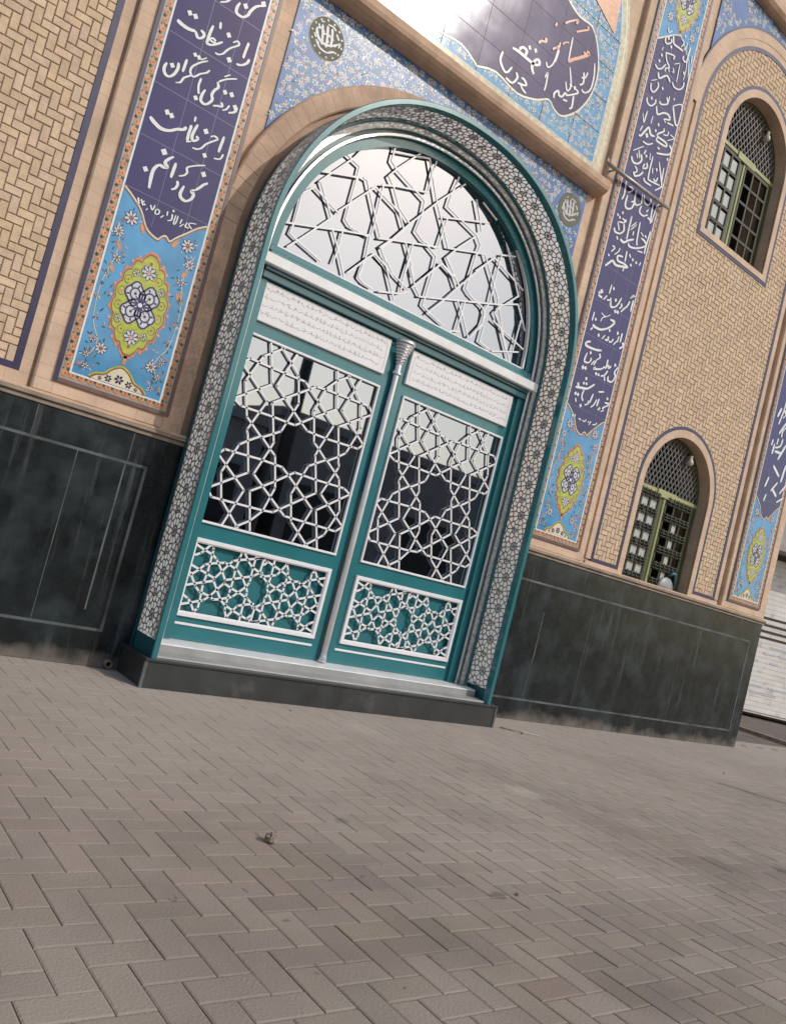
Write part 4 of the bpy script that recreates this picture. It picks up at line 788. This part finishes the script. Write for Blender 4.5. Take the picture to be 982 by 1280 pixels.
FINE = path(1.36, 160, .26, legs=24)
LEN = [0]
for i in range(1, len(FINE)): LEN.append(LEN[-1]+math.hypot(FINE[i][0]-FINE[i-1][0], FINE[i][1]-FINE[i-1][1]))
import bisect
def along(s_, w_):
    s_ = min(max(s_, 0), LEN[-1]-1e-6); i = min(bisect.bisect_right(LEN, s_)-1, len(FINE)-2); t_ = (s_-LEN[i])/(LEN[i+1]-LEN[i])
    x = FINE[i][0]+(FINE[i+1][0]-FINE[i][0])*t_; z = FINE[i][1]+(FINE[i+1][1]-FINE[i][1])*t_; k_ = w_/1.36
    return XC+(x-XC)*k_, (2.65+(z-2.65)*k_ if z > 2.65 else z)
def lining(w_, name, ya, yb_, CELLS):
    q = MB(); NU = int(LEN[-1]/HS); hs = LEN[-1]/NU
    def pt(u_, v_): x, z = along(v_, w_); return (x, ya+.007+u_, z)
    for n in range(NU):
        for poly in CELLS:
            cx = sum(v[0] for v in poly)/len(poly); cy = sum(v[1] for v in poly)/len(poly); ar = .5*abs(sum(poly[i-1][0]*poly[i][1]-poly[i][0]*poly[i-1][1] for i in range(len(poly))))
            k_ = 1-min(.0074/max(math.sqrt(ar), .004), .75)
            O = [pt(v[0], (v[1]/HS+n)*hs) for v in poly]; Q = [pt(cx+(v[0]-cx)*k_, ((cy+(v[1]-cy)*k_)/HS+n)*hs) for v in poly]
            for i in range(len(poly)):
                j = (i+1) % len(poly); q.face([O[i], O[j], Q[j], Q[i]])
    # solid margins along both edges and the foot
    for (a, c) in ((ya, ya+.007), (yb_-.007, yb_)):
        P = path(w_, 80, ZB, legs=6)
        for i in range(len(P)-1): q.face([(P[i][0], a, P[i][1]), (P[i+1][0], a, P[i+1][1]), (P[i+1][0], c, P[i+1][1]), (P[i][0], c, P[i][1])])
    for s_ in (-1, 1): q.face([(XC+s_*w_, ya, ZB), (XC+s_*w_, yb_, ZB), (XC+s_*w_, yb_, .262), (XC+s_*w_, ya, .262)], 1)
    q.build(name, ['perf', 'tealdark'], door)
CELLS = voronoi_unit(.2805, HS)
lining(1.3640, 'perforated_cladding', 4.4575, 4.752, CELLS); lining(1.3580, 'perforated_lining', 4.4575, 4.752, CELLS)
q = MB(); sweep(q, [(1.361, 4.458), (1.361, 4.751)], 0, ZB); q.build('milky_backing', 'milky', door)
# sill and cross beam
q = MB()
prof = [(4.475, .1665), (4.478, .176), (4.60, .180), (4.60, .222), (4.606, .228), (4.80, .24)]
x0, x1 = XC-1.335, XC+1.335
for i in range(len(prof)-1):
    (ya, za), (yb_, zb_) = prof[i], prof[i+1]; q.face([(x0, ya, za), (x1, ya, za), (x1, yb_, zb_), (x0, yb_, zb_)])
q.m = [1, 1, 1, 0, 0]; q.build('sill', ['sill', 'greysill'], door)
q = MB(); a, c = XC-1.203, XC+1.203
q.box(a, c, 4.71, 4.80, 2.50, 2.545, 0, .004); q.box(a, c, 4.695, 4.80, 2.5455, 2.572, 0, .005); q.box(a-.05, c+.05, 4.655, 4.80, 2.5725, 2.640, 1, .006); q.box(a, c, 4.69, 4.80, 2.6405, 2.672, 2, .006); q.box(a, c, 4.715, 4.80, 2.6725, 2.712, 2, .004)
q.build('transom', ['tealdark', 'sill', 'teal'], door)

# star lattices
def in_rect(hw, hh): return lambda x, z: abs(x) <= hw and abs(z) <= hh
def lattice(q, segs, cx, cz, ins, wd, y0, y1, mi=0):
    seen = set()
    for a, b_ in segs:
        key = tuple(sorted(((round(a[0], 3), round(a[1], 3)), (round(b_[0], 3), round(b_[1], 3)))))
        if key in seen: continue
        seen.add(key); sg = seg_clip(a, b_, ins, 60)
        if sg: q.bar((sg[0][0]+cx, sg[0][1]+cz), (sg[1][0]+cx, sg[1][1]+cz), wd, y0, y1, mi)
def rim(q, x0, x1, z0, z1, wd, y0, y1, mi=0):
    q.box(x0, x1, y0, y1, z0, z0+wd, mi, .003); q.box(x0, x1, y0, y1, z1-wd, z1, mi, .003); q.box(x0, x0+wd, y0+.0004, y1, z0+wd, z1-wd, mi, .003); q.box(x1-wd, x1, y0+.0004, y1, z0+wd, z1-wd, mi, .003)
def both(S, ax):
    """half of the pattern; the other half is the same turned half round"""
    out = []
    for st_ in S:
        P = [(st_[i]/1000, st_[i+1]/1000) for i in range(0, len(st_), 2)]
        for a, b_ in zip(P, P[1:]):
            if a[ax] > 0 and b_[ax] > 0: continue
            if a[ax] > 0 or b_[ax] > 0:
                t_ = a[ax]/(a[ax]-b_[ax]); c_ = (a[0]+(b_[0]-a[0])*t_, a[1]+(b_[1]-a[1])*t_)
                a, b_ = (c_, b_) if a[ax] > 0 else (a, c_)
            out += [(a, b_), ((-a[0], -a[1]), (-b_[0], -b_[1]))]
    return out
SEG_LEAF, SEG_LOW = both(TR['LEAF'], 1), both(TR['LOW'], 0)
rsl = random.Random(21)
for (lx0, lx1, wx0, wx1, px0, px1) in ((2.205, 3.355, 2.24, 3.28, 2.245, 3.277), (3.425, 4.56, 3.49, 4.518, 3.49, 4.523)):
    zt = 2.50; q = MB(); yl = 4.762
    # stiles and rails
    q.box(lx0, wx0+.006, yl, 4.80, .241, zt); q.box(wx1-.006, lx1, yl, 4.80, .241, zt)
    q.box(wx0+.006, wx1-.006, yl, 4.80, 2.159, zt); q.box(wx0+.006, wx1-.006, yl, 4.80, .86, .966); q.box(wx0+.006, wx1-.006, yl, 4.80, .241, .39)
    q.box(wx0+.006, wx1-.006, 4.79, 4.80, .39, .86)
    leaf = q.build('door_leaf', 'teal', door)
    q = MB(); q.box(wx0+.004, wx1-.004, 4.774, 4.796, .964, 2.161); q.build('mirror_glass', 'mirror', leaf)
    q = MB(); hw, hh = (wx1-wx0)/2, (2.165-.96)/2
    rim(q, wx0, wx1, .96, 2.165, .016, 4.745, 4.764); lattice(q, SEG_LEAF, (wx0+wx1)/2, (2.165+.96)/2, in_rect(hw-.01, hh-.01), .0135, 4.750, 4.757); q.build('star_lattice', 'whitemetal', leaf)
    q = MB(); hw, hh = (px1-px0)/2, (.867-.383)/2
    rim(q, px0, px1, .383, .867, .026, 4.742, 4.764); rim(q, px0+.02, px1-.02, .403, .847, .012, 4.748, 4.764); lattice(q, SEG_LOW, (px0+px1)/2, .625, in_rect(hw-.025, hh-.025), .0140, 4.752, 4.760); q.build('lower_star_lattice', 'whitemetal', leaf)
    q = MB(); q.box(px0-.02, px1+.0, 4.752, 4.764, .330, .345, 0, .003); q.build('moulding', 'whitemetal', leaf)
    # white plate with four engraved lines of fine script
    q = MB(); nx0, nx1 = wx0-.02, wx1-.005; q.box(nx0, nx1, 4.738, 4.764, 2.243, 2.492, 0, .004)
    for ln in range(4):
        z = 2.448-ln*.052; x = nx0+.045
        while x < nx1-.06:
            L_ = rsl.uniform(.018, .05)
            P = [(x+L_*t_/4, z+rsl.uniform(-.009, .012)) for t_ in range(5)]
            q.line(smoothpts(P, 3), .0036, 4.7372, 1)
            if rsl.random() < .6: q.line([(x+L_*.5, z-.002), (x+L_*.55, z+.020)], .0036, 4.7371, 1)
            if rsl.random() < .6: q.disc(x+L_*.3, z+.017, .003, 4.7371, 1, 5)
            x += L_+.006
    q.line([(nx0+.03, 2.272), (nx0+.022, 2.30), (nx0+.03, 2.44), (nx0+.045, 2.465)], .003, 4.7372, 1); q.line([(nx1-.03, 2.272), (nx1-.022, 2.30), (nx1-.03, 2.44), (nx1-.045, 2.465)], .003, 4.7372, 1)
    q.build('name_plate', ['plate', 'engrave'], leaf)
# central column
q = MB(); xm, ym = 3.375, 4.735
q.lathe(xm, ym, [(.027, .242), (.031, .262), (.025, .285), (.023, .30), (.023, 2.27)], 0, 20, math.pi, 2*math.pi)
colm = q.build('mullion_column', 'silver', door, None, True)
q = MB()
pr = [(.024, 2.271), (.036, 2.276), (.036, 2.292), (.026, 2.298), (.025, 2.345)]
for k_ in range(7): r_ = .028+.0068*k_; z = 2.348+.021*k_; pr += [(r_-.004, z), (r_+.003, z+.004), (r_+.004, z+.013), (r_-.003, z+.018)]
pr += [(.082, 2.496), (.082, 2.512)]
q.lathe(xm, ym, pr, 0, 20, math.pi, 2*math.pi); q.build('capital', 'silver', colm)
# arched light over the transom
FX, FZ, FR = 3.385, 2.712, 1.155
fan = MB(); A_ = arch(FX, FZ, FR+.02, 60, h=FR+.005-.04)
fan.face([(x, 4.775, z) for x, z in A_]); fan.build('fanlight_glass', 'mirror', door)
q = MB(); hO = FR-.03
insF = lambda x, z: z > .004 and (abs(x)/(FR-.012))**NEXP+(abs(z)/(hO-.012))**NEXP < 1
O1, O2 = arch(FX, FZ, FR, 60, h=hO), arch(FX, FZ, FR-.018, 60, h=hO-.018)
q_band(q, O1, O2, 4.738, 4.765, 0); q.box(FX-FR, FX+FR, 4.738, 4.765, FZ+.0005, FZ+.018, 0, .003)
for st_ in TR['FAN']:
    PP = [(st_[i]/1000, st_[i+1]/1000) for i in range(0, len(st_), 2)]
    for a, b_ in zip(PP, PP[1:]):
        sg = seg_clip((a[0]-FX, a[1]-FZ), (b_[0]-FX, b_[1]-FZ), insF, 60)
        if sg: q.bar((sg[0][0]+FX, sg[0][1]+FZ), (sg[1][0]+FX, sg[1][1]+FZ), .0125, 4.746+.00001*len(q.f)*.02, 4.754)
q.build('fanlight_lattice', 'whitemetal', door)
# teal plate closing the head between the fanlight and the rings
q = MB(); T1 = arch(XC, 2.65, 1.2045, 60); T2 = arch(FX, FZ, FR-.004, 60, h=hO-.004)
for i in range(len(T1)-1): q.face([(T1[i][0], 4.758, max(T1[i][1], 2.712)), (T1[i+1][0], 4.758, max(T1[i+1][1], 2.712)), (T2[i+1][0], 4.758, T2[i+1][1]), (T2[i][0], 4.758, T2[i][1])])
q.build('head_panel', 'teal', door)

# ------------------------------------------------------------ entrance step
q = MB(); sx0, sx1, sy = 2.0, 4.83, 4.415
q.box(sx0+.012, sx1-.012, sy+.008, 4.86, -.02, .148, 0, .003); q.box(sx0, sx1, sy, 4.86, .1485, .1655, 0, .004)
q.box(sx0+.0, sx0+.018, sy+.002, sy+.02, -.02, .148, 1); q.box(sx1-.018, sx1, sy+.002, sy+.02, -.02, .148, 1)
q.box(2.62, 2.64, sy+.0065, sy+.02, .0, .148, 1) if False else None
tag(q.build('entrance_step', ['plinth', 'grout'], None, (3.4, 4.6, 0)), 'low dark stone step carrying the arched metal doorway', 'step')

# ------------------------------------------------------------ smaller things
q = MB(); q.tube([(4.895, 4.725, 4.602), (5.30, 4.728, 4.617), (5.755, 4.73, 4.632)], .017, 0, 10); q.tube([(4.895, 4.725, 4.602), (4.872, 4.722, 4.615), (4.865, 4.725, 4.64)], .012, 0, 8)
for x in (5.0, 5.7): q.tube([(x, 4.726, 4.607+.026*(x-5)/.7), (x, 4.80, 4.607+.026*(x-5)/.7)], .009, 0, 8)
tag(q.build('metal_rod', 'pipe', None, (5.3, 4.73, 4.6), True), 'grey metal rod fixed across the purple inscription strip right of the doorway', 'rod')
q = MB(); cx, cz = 1.945, .035
pr = [(.022, 4.83), (.022, 4.76), (.017, 4.76), (.017, 4.83)]
k0 = len(q.v)
for (r_, yy) in pr:
    for j in range(16): t_ = 2*math.pi*j/16; q.v.append((cx+r_*math.cos(t_), yy, cz+r_*math.sin(t_)))
for i in range(3):
    for j in range(16): n = (j+1) % 16; q.f.append([k0+i*16+j, k0+i*16+n, k0+(i+1)*16+n, k0+(i+1)*16+j]); q.m.append(0)
q.disc(cx, cz, .0175, 4.80, 1, 16)
tag(q.build('drain_pipe', ['trim', 'darkglass'], None, (cx, 4.78, 0)), 'short drain pipe stub at the foot of the marble left of the step', 'pipe')
def pebble(x, y, r_, lab, group=None, me=None):
    if me is None:
        q = MB(); rp = random.Random(int(x*1000)); q.lathe(x, y, [(.0001, 0)]+[(r_*math.sin(math.pi*t_/6), r_*.7-r_*.7*math.cos(math.pi*t_/6)) for t_ in range(1, 6)]+[(.0001, r_*1.4)], 0, 9)
        q.v = [(x+(v[0]-x)*rp.uniform(.75, 1.3), y+(v[1]-y)*rp.uniform(.75, 1.3), v[2]*rp.uniform(.8, 1.15)) for v in q.v]
        o = q.build('stone', 'stone', None, (x, y, 0), False)
    else:
        o = me.copy(); COL.objects.link(o); o.location = (x, y, 0); o.scale = (r_,)*3; o.rotation_euler.z = x*7
    return tag(o, lab, 'stone', group)
st = pebble(1.672, 2.37, .022, 'brown pebble lying alone on the pavers in front of the door')
for i, (x, y, s_) in enumerate(((.55, 3.9, .55), (.42, 1.36, .30), (.66, 1.34, .3), (5.05, 4.32, .5), (2.9, 4.25, .3), (6.9, 3.7, .35), (2.42, 1.92, .35))):
    pebble(x, y, s_, 'tiny stone chip scattered on the paving', 'stone chips on the paving', st)
# thin stick by the step
q = MB(); q.tube([(4.93, 4.44, .006), (5.08, 4.36, .008), (5.22, 4.30, .006)], .005, 0, 6)
tag(q.build('stick', 'joint', None, (5.08, 4.36, 0), True), 'thin brown stick on the paving beside the right end of the step', 'stick')

# ------------------------------------------------------------ shop front beyond the corner
dv = Vector((.92, -.39, 0)).normalized(); nv = Vector((-dv.y*-1, 0, 0)); nrm = Vector((-.39, -.92, 0)).normalized(); P0 = Vector((14.3, 7.58, 0))
shop = thing('shuttered_shop', 'pale shuttered shop front beyond the right corner of the mosque', 'building', P0)
def shopbox(q, a, c, d0, d1, z0, z1, mi):
    # a..c along the front, d0..d1 out of the front
    V_ = [P0+dv*s_+nrm*d_+Vector((0, 0, z)) for z in (z0, z1) for s_, d_ in ((a, d1), (c, d1), (c, d0), (a, d0))]
    b0 = len(q.v); q.v += [tuple(v) for v in V_]
    for f_ in ((0, 1, 5, 4), (1, 2, 6, 5), (2, 3, 7, 6), (3, 0, 4, 7), (4, 5, 6, 7), (3, 2, 1, 0)): q.f.append([b0+i for i in f_]); q.m.append(mi)
q = MB(); shopbox(q, -3, 9, -6, -.3, 0, 4.6, 0); shopbox(q, -3, 9, -.3, 0, 2.95, 4.6, 0); shopbox(q, -3, 9, -.05, .5, 2.85, 2.95, 0); q.build('wall', ['facadec'], shop)
q = MB(); shopbox(q, -2.6, 8, -.28, -.05, .06, 2.75, 0)
z = .10
while z < 2.7:
    shopbox(q, -2.6, 8, -.05, -.03, z, z+.081, 0); z += .085
for zz in (1.36, 1.47, 1.58, 1.70): shopbox(q, -2.6, 8, -.03, -.022, zz, zz+.04, 1)
rq = random.Random(4)
for zz in (.52, .40, .95, 1.1, 1.22):
    s_ = -2.4
    while s_ < 7.5: L_ = rq.uniform(.15, .6); shopbox(q, s_, s_+L_, -.03, -.024, zz, zz+.035, 2); s_ += L_+rq.uniform(.05, .5)
q.build('shutter', ['shutter', 'darkmetal', 'bluefade'], shop)

# ------------------------------------------------------------ across the square: seen in the mirrored glass
def block(x0, x1, y0, y1, h, m_, lab, nw):
    root = thing('street_building', lab, 'building', ((x0+x1)/2, y1, 0))
    q = MB(); q.box(x0, x1, y0, y1, 0, h); q.box(x0-.15, x1+.15, y0, y1+.15, h+.003, h+.28); q.box(x0, x1, y0+.1, y0+.3, h+.283, h+.75); q.build('wall', m_, root)
    for i in range(nw):
        xx = x0+(x1-x0)*(i+.5)/nw; q = MB(); q.box(xx-1.2, xx+1.2, y1+.003, y1+.05, .1, 2.7); q.build('shop_shutter', 'darkmetal', root)
block(-6, 4.2, -22, -13, 3.0, 'facadeb', 'lowest brown street building across the square, mirrored at the left of the left door leaf', 3)
block(5, 12.0, -22, -13, 4.0, 'facadec', 'grey street building across the square, mirrored behind the utility pole', 2)
block(12.4, 26, -22, -13, 4.5, 'facadeb', 'tallest brown street building across the square, mirrored in the right door leaf', 3)
q = MB(); q.tube([(12.3, -12.2, 0), (12.3, -12.2, 7.6)], [.24, .15], 0, 12); q.tube([(11.3, -12.2, 6.9), (13.3, -12.2, 6.9)], .05, 0, 8)
for k_ in (-.9, -.3, .4, .9): q.tube([(12.3+k_+t_*.9*1.5, -12.2-.08*t_, 7.0-.35*math.sin(math.pi*t_/16)) for t_ in range(17)], .018, 0, 5)
tag(q.build('utility_pole', 'darkmetal', None, (12.3, -12.2, 0), True), 'dark utility pole with wires across the square, mirrored in the left door leaf', 'pole')
q = MB(); q.lathe(7.25, 1.95, [(.05, 0), (.05, .02), (.028, .03), (.028, 1.20), (.034, 1.22), (.0, 1.25)], 0, 14)
tag(q.build('metal_post', 'darkmetal', None, (7.25, 1.95, 0), True), 'thin dark post at the right whose shadow lies on the paving', 'post')
